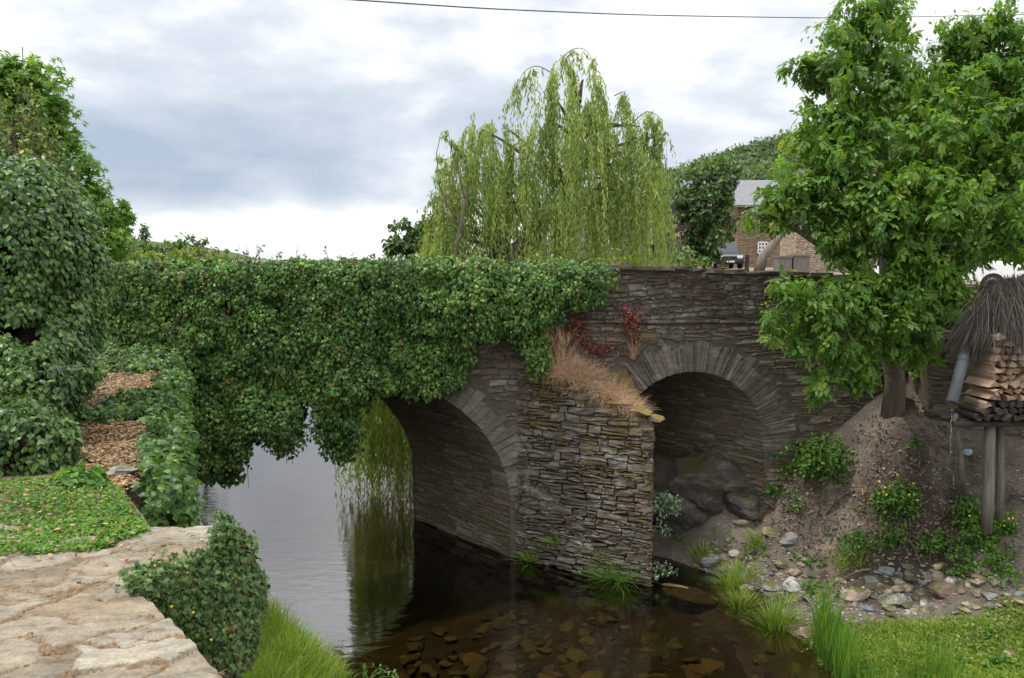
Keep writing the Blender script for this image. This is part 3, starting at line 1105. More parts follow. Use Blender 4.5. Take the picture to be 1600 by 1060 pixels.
def vault(cx, cz, ra, rb, down, tmin, tmax):
    """masonry of a barrel: u along the axis, v along the arch from its right foot"""
    th = np.linspace(0, math.pi, 400)
    cxs = np.concatenate([[cx + ra], cx + ra * np.cos(th), [cx - ra]])
    czs = np.concatenate([[cz - down], cz + rb * np.sin(th), [cz - down]])
    s = np.concatenate([[0], np.cumsum(np.hypot(np.diff(cxs), np.diff(czs)))])
    tx, tz = np.gradient(cxs, s + np.arange(len(s)) * 1e-9), np.gradient(czs, s + np.arange(len(s)) * 1e-9)
    tl = np.hypot(tx, tz); tx, tz = tx / tl, tz / tl
    L = BACK - FACE

    def mp(u, v, d):
        X_ = np.interp(v, s, cxs); Z_ = np.interp(v, s, czs)
        nx, nzv = -np.interp(v, s, tz), np.interp(v, s, tx)     # inward normal is (-tz, tx) for this direction
        return np.stack([X_ + nx * d + SKEW_X * u, FACE + u, Z_ + nzv * d], 1)
    ch = masonry(.02, L - .01, tmin * s[-1], tmax * s[-1], mp, lambda *a: True, (.06, .15), (.2, .6), .025)
    # the bed behind the stones
    vv = np.linspace(0, s[-1], 120)
    g = [mp(np.full(120, u), vv, np.full(120, -.012)) for u in (0, L)]
    ch.append((np.concatenate(g), [grid_faces(2, 120)], .2))
    return ch


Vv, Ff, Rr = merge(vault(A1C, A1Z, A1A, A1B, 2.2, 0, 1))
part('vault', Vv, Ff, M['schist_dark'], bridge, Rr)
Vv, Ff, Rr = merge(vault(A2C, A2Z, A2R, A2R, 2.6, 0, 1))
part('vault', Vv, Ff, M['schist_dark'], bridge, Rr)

# pier and cutwater
TIP = np.array([2.60, 14.64]); CL = np.array([.05, FACE]); CR = np.array([2.3, FACE])


def cw_top(t):
    return -2.02 - .86 * t


dl = TIP - CL; LL = np.linalg.norm(dl); nl = np.array([dl[1], -dl[0]]) / LL * 1.0
if nl[1] > 0: nl = -nl
dr = CR - TIP; LR = np.linalg.norm(dr); nr = np.array([dr[1], -dr[0]]) / LR
if nr[0] < 0: nr = -nr


def batter(v):
    return .03 + .045 * np.clip(-2.2 - v, 0, 5)


def map_l(u, v, d):
    p = CL[None] + dl[None] / LL * u[:, None] + nl[None] * (d + batter(v) * np.clip(u / (.55 * LL), 0, 1) - .02 * (u < .2))[:, None]
    return np.stack([p[:, 0] + (u / LL) * 0.02 * np.clip(-3 - v, 0, 4), p[:, 1], v], 1)


def map_r(u, v, d):
    p = TIP[None] + dr[None] / LR * u[:, None] + nr[None] * (d + .02)[:, None]
    return np.stack([p[:, 0], p[:, 1], v], 1)


ch = masonry(.0, LL + .03, -6.9, -1.9, map_l, lambda a, b, c, d: d < cw_top(b / LL) - .02, (.04, .165), (.11, .58), .024)
ch += masonry(.0, LR, -6.9, -1.9, map_r, lambda a, b, c, d: d < cw_top(1 - a / LR) - .02, (.06, .16), (.2, .6), .03)
# solid core
zb = -7.2
cv = np.array([[*CL, zb], [*TIP, zb], [*CR, zb], [*CL, cw_top(0) - .1], [*TIP, cw_top(1) - .1], [*CR, cw_top(0) - .1]])
cv[:, 1] += .03
ch.append((cv, [np.array([[0, 1, 4, 3], [1, 2, 5, 4]]), np.array([[3, 4, 5]])], .2))
Vv, Ff, Rr = merge(ch)
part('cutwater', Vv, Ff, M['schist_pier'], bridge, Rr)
# mossy cap slabs, stepping down to the point
ch = []
for t, wd, th_, ov in ((.02, .5, .09, .03), (.16, .55, .08, .05), (.32, .6, .09, .06), (.48, .55, .08, .05), (.62, .5, .09, .07), (.76, .42, .10, .06), (.90, .36, .11, .04), (1.0, .26, .12, .03)):
    p = CL + dl * t
    zc = cw_top(t)
    ang = math.atan2(dl[1], dl[0])
    wid = max(.32, 1.3 * (1 - t) + .3)
    c = p + nl * ov + (-nl) * wid / 2
    V, fc = rock_mesh(wd * .72, wid * .55, th_ * .62, int(t * 1000) + 7, 3)
    an = ang + rng.normal(0, .18)
    V[:, 2] += V[:, 0] * rng.normal(-.05, .05) + V[:, 1] * rng.normal(0, .08)
    V = np.stack([V[:, 0] * math.cos(an) - V[:, 1] * math.sin(an), V[:, 0] * math.sin(an) + V[:, 1] * math.cos(an), V[:, 2]], 1)
    ch.append((V + np.array([c[0], c[1], zc - .01]), [fc], rng.random()))
Vv, Ff, Rr = merge(ch)
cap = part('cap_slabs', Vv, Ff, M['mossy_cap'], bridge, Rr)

# ------------------------------------------------------------------ rocks
ROCKC = {'white': (.50, .48, .44), 'grey': (.27, .26, .245), 'tan': (.36, .29, .21), 'pink': (.34, .255, .205), 'blue': (.17, .185, .21), 'olive': (.25, .225, .15), 'brown': (.21, .15, .11), 'dark': (.085, .078, .07), 'rust': (.30, .14, .07), 'yellow': (.50, .38, .20)}
RM = {}
for k, c in ROCKC.items():
    RM[k] = stone_mat('rock_' + k, [tuple(x * .85 for x in c), tuple(x * 1.1 for x in c)], .25, .12, (.07, .07, .02), grain=3.0, bumpd=.012,
                      lich_col=tuple(min(.6, x * 1.35) for x in c))
rk = 0


def rock(px, py, wpx, hr, col, label, group=None, name='rock', f=None, rz=None, sink=.3, tiltv=.15, cat='rock'):
    global rk
    rk += 1
    p = hit(px, py, f)
    w = wpx * pxm(p[1]) / 2
    V, fc = rock_mesh(w, w * random.uniform(.6, .9), w * hr, rk * 17 + 3)
    me = mkmesh(name, V, [fc], RM[col], np.full(len(V), random.random()), False)
    o = link(name, me, None, (p[0], p[1], p[2] + w * hr * .42))
    o.rotation_euler = (random.gauss(0, tiltv), random.gauss(0, tiltv), rz if rz is not None else random.uniform(-.5, .5))
    return tag(o, label, cat, group)


ROCKS = [
    (1109, 882, 34, .75, 'grey', 'pale lichened angular boulder at the water edge nearest the bridge pier'),
    (1147, 868, 20, .75, 'white', 'bright white squarish stone behind the grass on the gravel bar'),
    (1129, 875, 19, .8, 'tan', 'rounded tan stone beside the pale angular boulder'),
    (1120, 850, 17, .6, 'blue', 'blue grey stone at the far end of the gravel bar'),
    (1139, 846, 15, .8, 'tan', 'small tan stone beside the blue grey one at the far end of the bar'),
    (1233, 848, 32, .8, 'grey', 'large grey pointed stone at the foot of the brown leaf slope'),
    (1203, 834, 44, .35, 'tan', 'broad flat tan slab at the foot of the brown slope'),
    (1160, 818, 36, .3, 'tan', 'flat pale slab against the rock outcrop below the small arch'),
    (1145, 898, 24, .35, 'white', 'long low white stone lying in the bright grass'),
    (1171, 873, 13, .7, 'white', 'small white stone behind the middle of the gravel bar'),
    (1222, 885, 27, .6, 'olive', 'olive mossy stone in the weeds of the gravel bar'),
    (1243, 897, 24, .7, 'pink', 'pinkish broken stone beside the olive mossy one'),
    (1240, 921, 33, .85, 'white', 'whitish speckled boulder standing out on the gravel bar'),
    (1205, 918, 38, .3, 'grey', 'flat grey slab beside the whitish speckled boulder'),
    (1162, 920, 18, .5, 'tan', 'tan stone among grass tufts near the water'),
    (1262, 992, 46, .35, 'pink', 'pink flat slab lying at the water edge beside the tall reeds'),
    (1250, 972, 20, .6, 'tan', 'brown stone just above the pink flat slab'),
    (1333, 936, 54, .5, 'pink', 'large pinkish boulder above the grass, left of the oblong grey one'),
    (1394, 942, 46, .45, 'grey', 'oblong grey boulder between the pinkish and the big brown boulders'),
    (1402, 923, 28, .5, 'tan', 'light tan stone behind the oblong grey boulder'),
    (1476, 929, 54, .55, 'brown', 'big brown tilted boulder, largest of the dry stream bed'),
    (1466, 906, 29, .7, 'tan', 'tan block propped behind the big brown boulder'),
    (1484, 913, 23, .8, 'white', 'pale grey block propped on the big brown boulder'),
    (1466, 887, 18, .6, 'yellow', 'yellowish block on the dark wet stones'),
    (1441, 912, 16, .5, 'blue', 'blue slate left of the big brown boulder'),
    (1419, 888, 23, .5, 'blue', 'dark blue slate among wet stones below the slope'),
    (1354, 954, 24, .5, 'blue', 'blue grey stone below the large pinkish boulder'),
    (1388, 952, 27, .5, 'olive', 'yellowish grey stone just below the oblong grey boulder'),
    (1427, 956, 13, .7, 'tan', 'small round tan stone at the grass edge'),
    (1546, 934, 28, .5, 'grey', 'grey block with pale top right of the big brown boulder'),
    (1564, 915, 20, .7, 'grey', 'upright grey stone behind the right hand stones'),
    (1549, 948, 22, .5, 'blue', 'blue slate block at the right grass edge'),
    (1561, 946, 15, .4, 'tan', 'flat tan stone on the blue slate block'),
    (1592, 930, 20, .6, 'blue', 'bluish stone at the right end of the stream bed'),
    (1524, 928, 26, .4, 'brown', 'flat brown stone right of the big brown boulder'),
    (1414, 994, 26, .3, 'grey', 'pale flat stone sunk in the middle of the grass'),
    (1442, 978, 24, .25, 'tan', 'tan stone sunk in the upper grass'),
    (1582, 1026, 30, .4, 'tan', 'tan stone in the grass near the bottom right corner'),
    (1480, 1020, 20, .25, 'pink', 'pinkish stone sunk in the lower grass'),
    (1097, 935, 14, .3, 'white', 'white stone tip breaking the water beside the gravel bar'),
]
for px, py, w, hr, col, lab in ROCKS:
    rock(px, py, w, hr, col, lab)

# counted small stones of the gravel bar and the stream bed
SMALL = [(1085, 880), (1105, 850), (1180, 842), (1260, 870), (1260, 900), (1330, 905), (1420, 880), (1500, 885), (1590, 900), (1600, 945), (1520, 955), (1440, 965), (1340, 960), (1280, 950), (1245, 965), (1180, 955), (1130, 925)]
groups = [('white', 'small white stone among the gravel'), ('grey', 'small grey stone among the gravel'), ('tan', 'small tan stone among the gravel'), ('blue', 'small bluish slate chip among the gravel'), ('brown', 'small brown stone among the gravel'), ('rust', 'small rusty stone among the gravel'), ('dark', 'small dark stone among the gravel')]
protos = {}
for k, lab in groups:
    protos[k] = []
    for s in range(3):
        V, fc = rock_mesh(1, random.uniform(.6, .9), random.uniform(.35, .6), 400 + s * 7 + len(k) * 31, 2)
        protos[k].append(mkmesh('stone', V, [fc], RM[k], np.full(len(V), random.random()), False))
pts = poly_sample(SMALL, 300)
for k, (px, py) in enumerate(pts):
    if any(abs(px - r[0]) < r[2] * .5 and abs(py - r[1]) < r[2] * .35 for r in ROCKS): continue
    kk, lab = random.choices(groups, (3, 5, 4, 3, 4, 1, 4) if px < 1270 else (1, 4, 4, 3, 4, 2, 6))[0]
    p = hit(px, py)
    if p[2] < WZ - .1: continue
    s = (random.uniform(3.5, 9) if px < 1270 else random.uniform(4.5, 14)) * pxm(p[1])
    o = link('stone', random.choice(protos[kk]), None, (p[0], p[1], p[2] + s * .12))
    o.scale = (s, s, s * random.uniform(.7, 1.2)); o.rotation_euler = (random.gauss(0, .2), random.gauss(0, .2), random.uniform(0, 6.3))
    tag(o, lab, 'stone', lab.replace('stone', 'stones').replace('chip', 'chips'))

# river stones under water
BEDM = {}
RM2 = {k: stone_mat('bed_stone_' + k, [tuple(x * .7 for x in c), tuple(x * 1.2 for x in c)], 0, 0, grain=3.0) for k, c in (('brown', (.17, .135, .07)), ('rustbed', (.21, .15, .066)), ('olivebed', (.22, .188, .085)), ('dark', (.075, .062, .04)))}
RBP = poly_sample([(640, 1000), (830, 940), (1010, 930), (1090, 925), (1190, 985), (1250, 1010), (1300, 1075), (600, 1075)], 290)
RBP = RBP[np.argsort(RBP[:, 1])]
for px, py in RBP:
    p = onz(px, py, WZ)
    z = float(bed_z(p[0], p[1])) if p[0] < 3.2 else max(float(bed_z(p[0], p[1])), min(float(right_z(p[0], p[1])), -6.14))
    p = onz(px, py, z)
    s = random.choice((.07, .09, .11, .13, .17, .22)) * random.uniform(.8, 1.3)
    kk = random.choices(('brown', 'rustbed', 'olivebed', 'dark'), (4, 2, 4, 3))[0]
    if kk not in BEDM:
        BEDM[kk] = []
        for q_ in range(4):
            V, fc = rock_mesh(1, random.uniform(.5, .8), random.uniform(.22, .4), 700 + q_ * 7 + len(kk) * 31, 3, 0)
            BEDM[kk].append(mkmesh('river_stone', V, [fc], RM2[kk], np.full(len(V), random.random()), False))
    o = link('river_stone', random.choice(BEDM[kk]), None, (p[0], p[1], min(z + s * .07, WZ - s * .30 - .03)))
    o.scale = (s, s, s * random.uniform(.6, 1.0)); o.rotation_euler = (random.gauss(0, .16), random.gauss(0, .16), random.uniform(0, 6.3))
    tag(o, 'brown stone lying under the shallow clear water', 'stone', 'stones under the shallow water')
# the brown slab awash near the pier
p = onz(1085, 925, WZ)
V, fc = rock_mesh(.62, .34, .06, 91)
o = link('rock', mkmesh('rock', V, [fc], RM2['brown'], np.full(len(V), .5)), None, (p[0] - .05, p[1] + .1, WZ - .062))
o.rotation_euler = (.03, .06, -.5)
tag(o, 'flat brown slab awash in the water between pier and gravel bar', 'rock')

# rock outcrop under the small arch
def outcrop(px, py, Y, sx, sy, sz, seed, label):
    p = at(px, py, Y)
    V, fc = rock_mesh(sx, sy, sz, seed, 5, .0)
    V = V * (1 + .34 * fbm(V[:, 0] * 1.6 + seed, V[:, 2] * 3.0 + V[:, 0] * 1.3, seed, 5)[:, None])
    V[:, 2] += .10 * np.round(fbm(V[:, 0] * 1.1, V[:, 1] * 2.5, seed + 3, 3) * 5)/2
    o = link('rock_outcrop', mkmesh('rock_outcrop', V, [fc], M['rock'], np.full(len(V), .5), False), None, tuple(p))
    o.rotation_euler = (0, .12, .3)
    tag(o, label, 'rock')


outcrop(1110, 770, 16.6, 1.15, .8, .85, 5, 'big smooth grey rock outcrop in front of the small arch')
outcrop(1060, 800, 16.6, .8, .6, .62, 8, 'lower mossy rock outcrop beside the bridge pier, below the smooth grey one')
outcrop(1165, 790, 16.2, .6, .5, .5, 9, 'small rock outcrop at the foot of the slope, right of the smooth grey one')

# fine gravel between the counted stones
pts = poly_sample(SMALL, 2600)
ch = []
rv, rf = rock_mesh(1, .8, .5, 77, 1)
P = []
for px, py in pts[:1500]:
    d = onz(px, py, -5.75 if px > 1250 else -5.9)
    P.append((d[0], d[1]))
P = np.array(P); Z = right_z(P[:, 0], P[:, 1])
ok = Z > WZ - .05
P, Z = P[ok], Z[ok]
for (x_, y_), z_ in zip(P, Z):
    s = rng.uniform(.012, .04); a = rng.uniform(0, 6.3)
    v = rv * s * np.array([1, 1, .8])
    v = np.stack([v[:, 0] * math.cos(a) - v[:, 1] * math.sin(a), v[:, 0] * math.sin(a) + v[:, 1] * math.cos(a), v[:, 2]], 1)
    ch.append((v + np.array([x_, y_, z_ + s * .2]), [rf], rng.random()))
M['gravel'] = stone_mat('gravel_stone', [ROCKC['dark'], ROCKC['brown'], ROCKC['grey'], ROCKC['tan'], ROCKC['blue'], ROCKC['white']], .1, 0, grain=5)
Vv, Ff, Rr = merge(ch)
o = single('gravel', Vv, Ff, M['gravel'], 'fine mixed gravel spread between the stones of the bar', 'gravel', rnd=Rr, kind='stuff')

# ------------------------------------------------------------------ ivy on the bridge
IVY = [(158, 412), (240, 404), (330, 404), (480, 401), (640, 400), (760, 400), (900, 402), (943, 412), (948, 440), (938, 466), (900, 476), (866, 490), (848, 520), (850, 565), (836, 574), (820, 545), (800, 522),
       (770, 516), (736, 524), (728, 570), (722, 596), (690, 614), (640, 612), (610, 602), (585, 612), (560, 650), (556, 700), (534, 718), (508, 690), (506, 625), (492, 618), (478, 624), (470, 660), (466, 690),
       (444, 704), (426, 668), (404, 676), (390, 700), (366, 744), (338, 748), (306, 738), (290, 640), (250, 556), (150, 552)]
IVY = [(px, py + 18) if py < 413 else (px, py) for px, py in IVY]
IVW = [tuple(at(px, py, FACE - .05)[[0, 2]]) for px, py in IVY]
C2 = poisson2(IVW, .18, 5000)
n = len(C2)
C = np.stack([C2[:, 0], FACE - rng.uniform(.08, .34, n), C2[:, 1]], 1)
# larger swells so that the face is not flat
sw = fbm(C[:, 0] * .9, C[:, 2] * 1.3, 41, 3)
C[:, 1] -= .14 + sw * .8
rt = rng.uniform(.13, .30, n)
ch = [tuft_leaves(C, np.tile([0, -1., .25], (n, 1)), rt, 74, .080, T_IVY, droop=1.15), tuft_leaves(C, np.tile([0, -1., .35], (n, 1)), rt * 1.1, 62, .074, T_OVAL, droop=1.15, up=.6, width=1.25, bright=.1)]
q = poly_sample(IVW, 6500)
nq = len(q)
P = np.stack([q[:, 0], FACE - rng.uniform(.03, .22, nq), q[:, 1]], 1)
ch.append(leaf_batch(P, np.tile([0, -1., .5], (nq, 1)) + rng.normal(size=(nq, 3)) * .4, np.tile([0, -.3, -1.], (nq, 1)) + rng.normal(size=(nq, 3)) * .4, rng.uniform(.07, .13, nq), T_IVY, rng.uniform(0, .5, nq)))
# thickness over the top of the parapet and inside the curtain below the arch
nt_ = 210
tx_ = rng.uniform(-8.2, 1.75, nt_)
C = np.stack([tx_, FACE + rng.uniform(-.25, .45, nt_), -.14 + fbm(tx_ * 1.2, tx_ * 0, 3) * .16 + rng.uniform(-.08, .05, nt_)], 1)
ch.append(tuft_leaves(C, np.tile([0, -.2, 1.], (nt_, 1)), rng.uniform(.09, .17, nt_), 40, .10, T_IVY, bright=.14))
q = poly_sample([p for p in IVW], 700)
zarch = np.where(np.abs(q[:, 0] - A1C) < A1A, a1_top(q[:, 0]), -9)
q = q[(q[:, 1] < zarch + .1) & (q[:, 0] > -6.2)]
C = np.stack([q[:, 0] - .1, FACE + rng.uniform(-.1, .5, len(q)), q[:, 1]], 1)
ch.append(tuft_leaves(C, np.tile([0, -1., 0], (len(C), 1)), rng.uniform(.10, .22, len(C)), 26, .11, T_IVY, hemi=False))
# loose sprays on the rim
ne = 900
k = rng.integers(14, len(IVW) - 2, ne)
Pw = np.array(IVW)
a = Pw[k] + (Pw[(k + 1) % len(Pw)] - Pw[k]) * rng.uniform(0, 1, (ne, 1)) + rng.normal(0, .07, (ne, 2))
P = np.stack([a[:, 0], FACE - rng.uniform(.0, .3, ne), a[:, 1]], 1)
ch.append(leaf_batch(P, np.tile([0, -1., .5], (ne, 1)) + rng.normal(size=(ne, 3)) * .5, np.tile([0, -.3, -1.], (ne, 1)) + rng.normal(size=(ne, 3)) * .5, rng.uniform(.07, .12, ne), T_IVY))
ivy = thing('ivy', 'thick dark green ivy draped over the left part of the stone bridge', 'ivy', (-4, FACE, -5.5))
q = poly_sample([(168, 455), (215, 440), (262, 470), (270, 530), (200, 548), (160, 520)], 420)
P = np.array([at(px, py, FACE - rng.uniform(.3, .5)) for px, py in q])
ch.append(leaf_batch(P, np.tile([0, -1., .6], (420, 1)) + rng.normal(size=(420, 3)) * .4, np.tile([0, -.3, -1.], (420, 1)) + rng.normal(size=(420, 3)) * .4, rng.uniform(.06, .11, 420), T_IVY, rng.uniform(.85, 1, 420)))
bridge_ivy = ch
# upright young shoots on the crest: stems with a few leaves
ch, cl = [], []
for k in range(46):
    x0 = rng.uniform(-7.6, 1.2)
    h = rng.uniform(.12, .42) if x0 < -3.5 else rng.uniform(.08, .22)
    b0 = np.array([x0, FACE + rng.uniform(-.1, .3), -.05])
    b1 = b0 + np.array([rng.normal(0, .08), rng.normal(0, .05), h])
    ch.append(tube(np.array([b0, (b0 + b1) / 2 + rng.normal(0, .015, 3), b1]), [.006, .005, .003], 5))
    m = 7
    t = rng.uniform(.2, 1, m)[:, None]
    cl.append(leaf_batch(b0 + (b1 - b0) * t, rng.normal(size=(m, 3)) + [0, -.5, .6], rng.normal(size=(m, 3)) * .8 + [0, 0, .3], rng.uniform(.05, .09, m), T_LEAF, rng.uniform(.6, 1, m)))
# hanging stems in the arch opening
for k in range(26):
    q = np.array(IVW)[rng.integers(24, 40)]
    b0 = np.array([q[0] + rng.normal(0, .1), FACE + rng.uniform(-.1, .3), q[1] + .7])
    b1 = b0 + np.array([rng.normal(0, .1), 0, -.85 - rng.uniform(0, .2)])
    ch.append(tube(np.array([b0, (b0 + b1) / 2 + rng.normal(0, .04, 3), b1]), [.012, .008, .004], 5))
Vv, Ff, Rr = merge(bridge_ivy + [(v, f, .05) for v, f, _ in ch] + cl)
part('leaves', Vv, Ff, M['ivy'], ivy, Rr)

# ------------------------------------------------------------------ ivy-clad mass left of the path, built over ellipsoids
def ellip_tufts(blobs, r, face_bias=None):
    """tuft centres and normals on the outside of a union of ellipsoids"""
    Cs, Ns = [], []
    for k, (c, s) in enumerate(blobs):
        c, s = np.array(c), np.array(s)
        area = 4 * math.pi * ((s[0] * s[1]) ** 1.6 / 3 + (s[0] * s[2]) ** 1.6 / 3 + (s[1] * s[2]) ** 1.6 / 3) ** (1 / 1.6)
        m = int(area / (r * r) * .9)
        d = sphere_dirs(m)
        P = c + d * s
        keep = np.ones(m, bool)
        for j, (c2, s2) in enumerate(blobs):
            if j != k:
                keep &= ((((P - np.array(c2)) / np.array(s2)) ** 2).sum(1) > .85)
        Cs.append(P[keep]); Ns.append(nz(d / s)[keep])
    return np.concatenate(Cs), np.concatenate(Ns)


def ellipsoid(c, s, r=.3, n=2, amp=.1):
    V, fc = rock_mesh(1, 1, 1, int(abs(c[0] * 100)) + 5, 3)
    return V * np.array(s) * (1 + amp * rng.normal(size=(len(V), 1)) * .3) + np.array(c), [fc], r


def PB(px, py, Y, rx, ry=None, rd=None):
    """blob from photo pixels: centre and half sizes"""
    ry = ry or rx; k = pxm(Y)
    return at(px, py, Y), np.array([rx * k, (rd or (rx + ry) / 2) * k, ry * k])


mass = thing('ivy_covered_tree', 'tall ivy smothered stump mass standing left of the earth path', 'ivy', (-5.6, 9, PZ))
bl = [PB(35, 318, 8.9, 62, 52), PB(50, 350, 9.2, 78, 74), PB(10, 390, 8.8, 100, 110), PB(92, 430, 9.8, 50, 84), PB(50, 480, 9.0, 78, 80), PB(25, 580, 8.4, 74, 90), PB(-20, 680, 7.6, 84, 70), PB(36, 690, 7.6, 46, 52), PB(60, 550, 8.6, 54, 60), PB(52, 630, 8.0, 42, 60),
      PB(-10, 705, 7.0, 84, 52), PB(46, 706, 7.1, 40, 42), PB(-90, 450, 9.0, 140, 180), PB(-60, 600, 8.6, 110, 150), PB(98, 510, 9.8, 38, 46)]
C, Nn = ellip_tufts(bl, .122)
vis = C[:, 0] > -8.5
C, Nn = C[vis], Nn[vis]
C = C + Nn * fbm(C[:, 0] * 1.6, C[:, 2] * 2.0 + C[:, 1], 51, 3)[:, None] * .5
rt = rng.uniform(.10, .20, len(C))
Vv, Ff, Rr = merge([tuft_leaves(C, Nn + [0, 0, .15], rt, 30, .062, T_IVY, up=.55, droop=1.1), tuft_leaves(C, Nn + [0, 0, .2], rt * 1.1, 34, .062, T_OVAL, up=.6, droop=1.1, width=1.2, bright=.08)])
part('leaves', Vv, Ff, M['ivy_tree'], mass, Rr)
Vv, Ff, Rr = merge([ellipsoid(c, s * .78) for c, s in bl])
part('trunk', Vv, Ff, M['stems'], mass, Rr)  # dark core added inside the leaves to block light, not a trunk

# ivy hanging over the river side of the path
wall_pts = np.array([onz(px, py, PZ)[:2] for px, py in ((240, 822), (190, 750), (215, 650), (232, 600), (248, 560))])
wall_pts[0] = (-2.75, 5.3)
seg = np.diff(wall_pts, axis=0); sl_ = np.linalg.norm(seg, axis=1)
rw = thing('retaining_wall', 'rough stone retaining wall holding up the earth path beside the river', 'wall', (*wall_pts[2], -6.5))
ch = []
for k in range(len(seg)):
    dv = seg[k] / sl_[k]; nn = np.array([dv[1], -dv[0]])
    ch += masonry(0, sl_[k], -6.9, PZ - .05, lambda u, v, d, k=k, dv=dv, nn=nn: np.stack([wall_pts[k][0] + dv[0] * u + nn[0] * d, wall_pts[k][1] + dv[1] * u + nn[1] * d, v], 1), lambda a, b, c, d: d < PZ - .3, (.08, .18), (.2, .6), .03)
    a, b = wall_pts[k], wall_pts[k + 1]
    ch.append((np.array([[*a, -7], [*b, -7], [*b, PZ - .3], [*a, PZ - .3]]), [np.array([[0, 1, 2, 3]])], .2))
Vv, Ff, Rr = merge(ch)
part('wall', Vv, Ff, M['schist'], rw, Rr)

pi = thing('ivy', 'leafy ivy cascading down the wall beside the earth path to the river', 'ivy', (-3.7, 9.4, -5))
Cs, Ns = [], []
for k, m in zip(range(len(seg)), (140, 320, 190, 170)):
    t = rng.uniform(0, 1, m)
    zz = PZ + .05 - rng.uniform(0, 1, m) ** 1.1 * np.interp(k + t, [0, 1, 2, 4], [1.2, 3.2, 3.8, 4.0])
    dv = seg[k] / sl_[k]; nn = np.array([dv[1], -dv[0]])
    off = .13 + .32 * rng.uniform(0, 1, m)
    xy = wall_pts[k] + seg[k] * t[:, None] + nn * off[:, None]
    Cs.append(np.stack([xy[:, 0], xy[:, 1], zz], 1)); Ns.append(np.tile([nn[0] * .8, nn[1] * .8 - .3, .5], (m, 1)))
C, Nn = np.concatenate(Cs), np.concatenate(Ns)
sel = C[:, 1] > 5.9
C, Nn = C[sel], Nn[sel]
Vv, Ff, Rr = tuft_leaves(C, Nn, rng.uniform(.09, .19, len(C)), 46, .066, T_IVY, up=.5)
part('leaves', Vv, Ff, M['ivy_light'], pi, Rr)

# ivy and weeds on the wall below the flagstones
pw = thing('retaining_wall', 'stone wall carrying the pale flagstones in the foreground', 'wall', (-2, 4.5, -5.5))
ch = []
S2 = np.array(SLAB)
for k in list(range(0, 11)):
    a, b = S2[k], S2[k + 1]
    L_ = np.linalg.norm(b - a); dv = (b - a) / L_; nn = np.array([dv[1], -dv[0]])
    ch.append((np.array([[*a, -7], [*b, -7], [*b, PZ - .03], [*a, PZ - .03]]), [np.array([[0, 1, 2, 3]])], .3))
    if L_ > .15:
        ch += masonry(0, L_, -5.5, PZ - .02, lambda u, v, d, a=a, dv=dv, nn=nn: np.stack([a[0] + dv[0] * u + nn[0] * (d - .03), a[1] + dv[1] * u + nn[1] * (d - .03), v], 1), lambda a_, b_, c_, d_: d_ < PZ - .05, (.07, .16), (.2, .5), .004)
Vv, Ff, Rr = merge(ch)
part('wall', Vv, Ff, M['schist'], pw, Rr)

fi = thing('ivy', 'low ivy with browned leaves spilling from the corner of the flagstones', 'ivy', (-1.9, 5, -4))
poly = [(338, 824), (362, 838), (384, 890), (394, 935), (380, 985), (370, 1045), (335, 1030), (290, 985), (225, 925), (212, 905), (262, 902), (300, 890), (348, 872), (352, 850)]
q = poly_sample(poly, 620) + rng.normal(size=(620, 2)) * 5
Yd = np.interp(q[:, 0], [200, 268, 345, 395], [4.05, 4.3, 4.45, 4.85]) + rng.uniform(-.10, .04, len(q))
C = np.array([at(px, py, y_) for (px, py), y_ in zip(q, Yd)])
Vv, Ff, Rr = merge([tuft_leaves(C, np.tile([.6, -.5, .5], (len(C), 1)), rng.uniform(.05, .11, len(C)), 64, .034, T_IVY, up=.5)])
part('leaves', Vv, Ff, M['ivy_old'], fi, Rr)
fl = []
for px, py in ((253, 962), (258, 971), (302, 957), (379, 880), (330, 1000), (268, 948), (350, 985)):
    c = at(px, py, float(np.interp(px, [200, 268, 345, 395], [4.0, 4.2, 4.35, 4.7])) - .1)
    m = 5; a_ = np.arange(m) * 2 * np.pi / m
    fl.append(leaf_batch(np.tile(c, (m, 1)), np.tile([.2, -.7, .7], (m, 1)), np.stack([np.cos(a_), .3 * np.sin(a_) , np.sin(a_)], 1), .009, T_OVAL, width=1.8))
Vv, Ff, Rr = merge(fl)
part('flowers', Vv, Ff, M['flower'], fi, Rr)
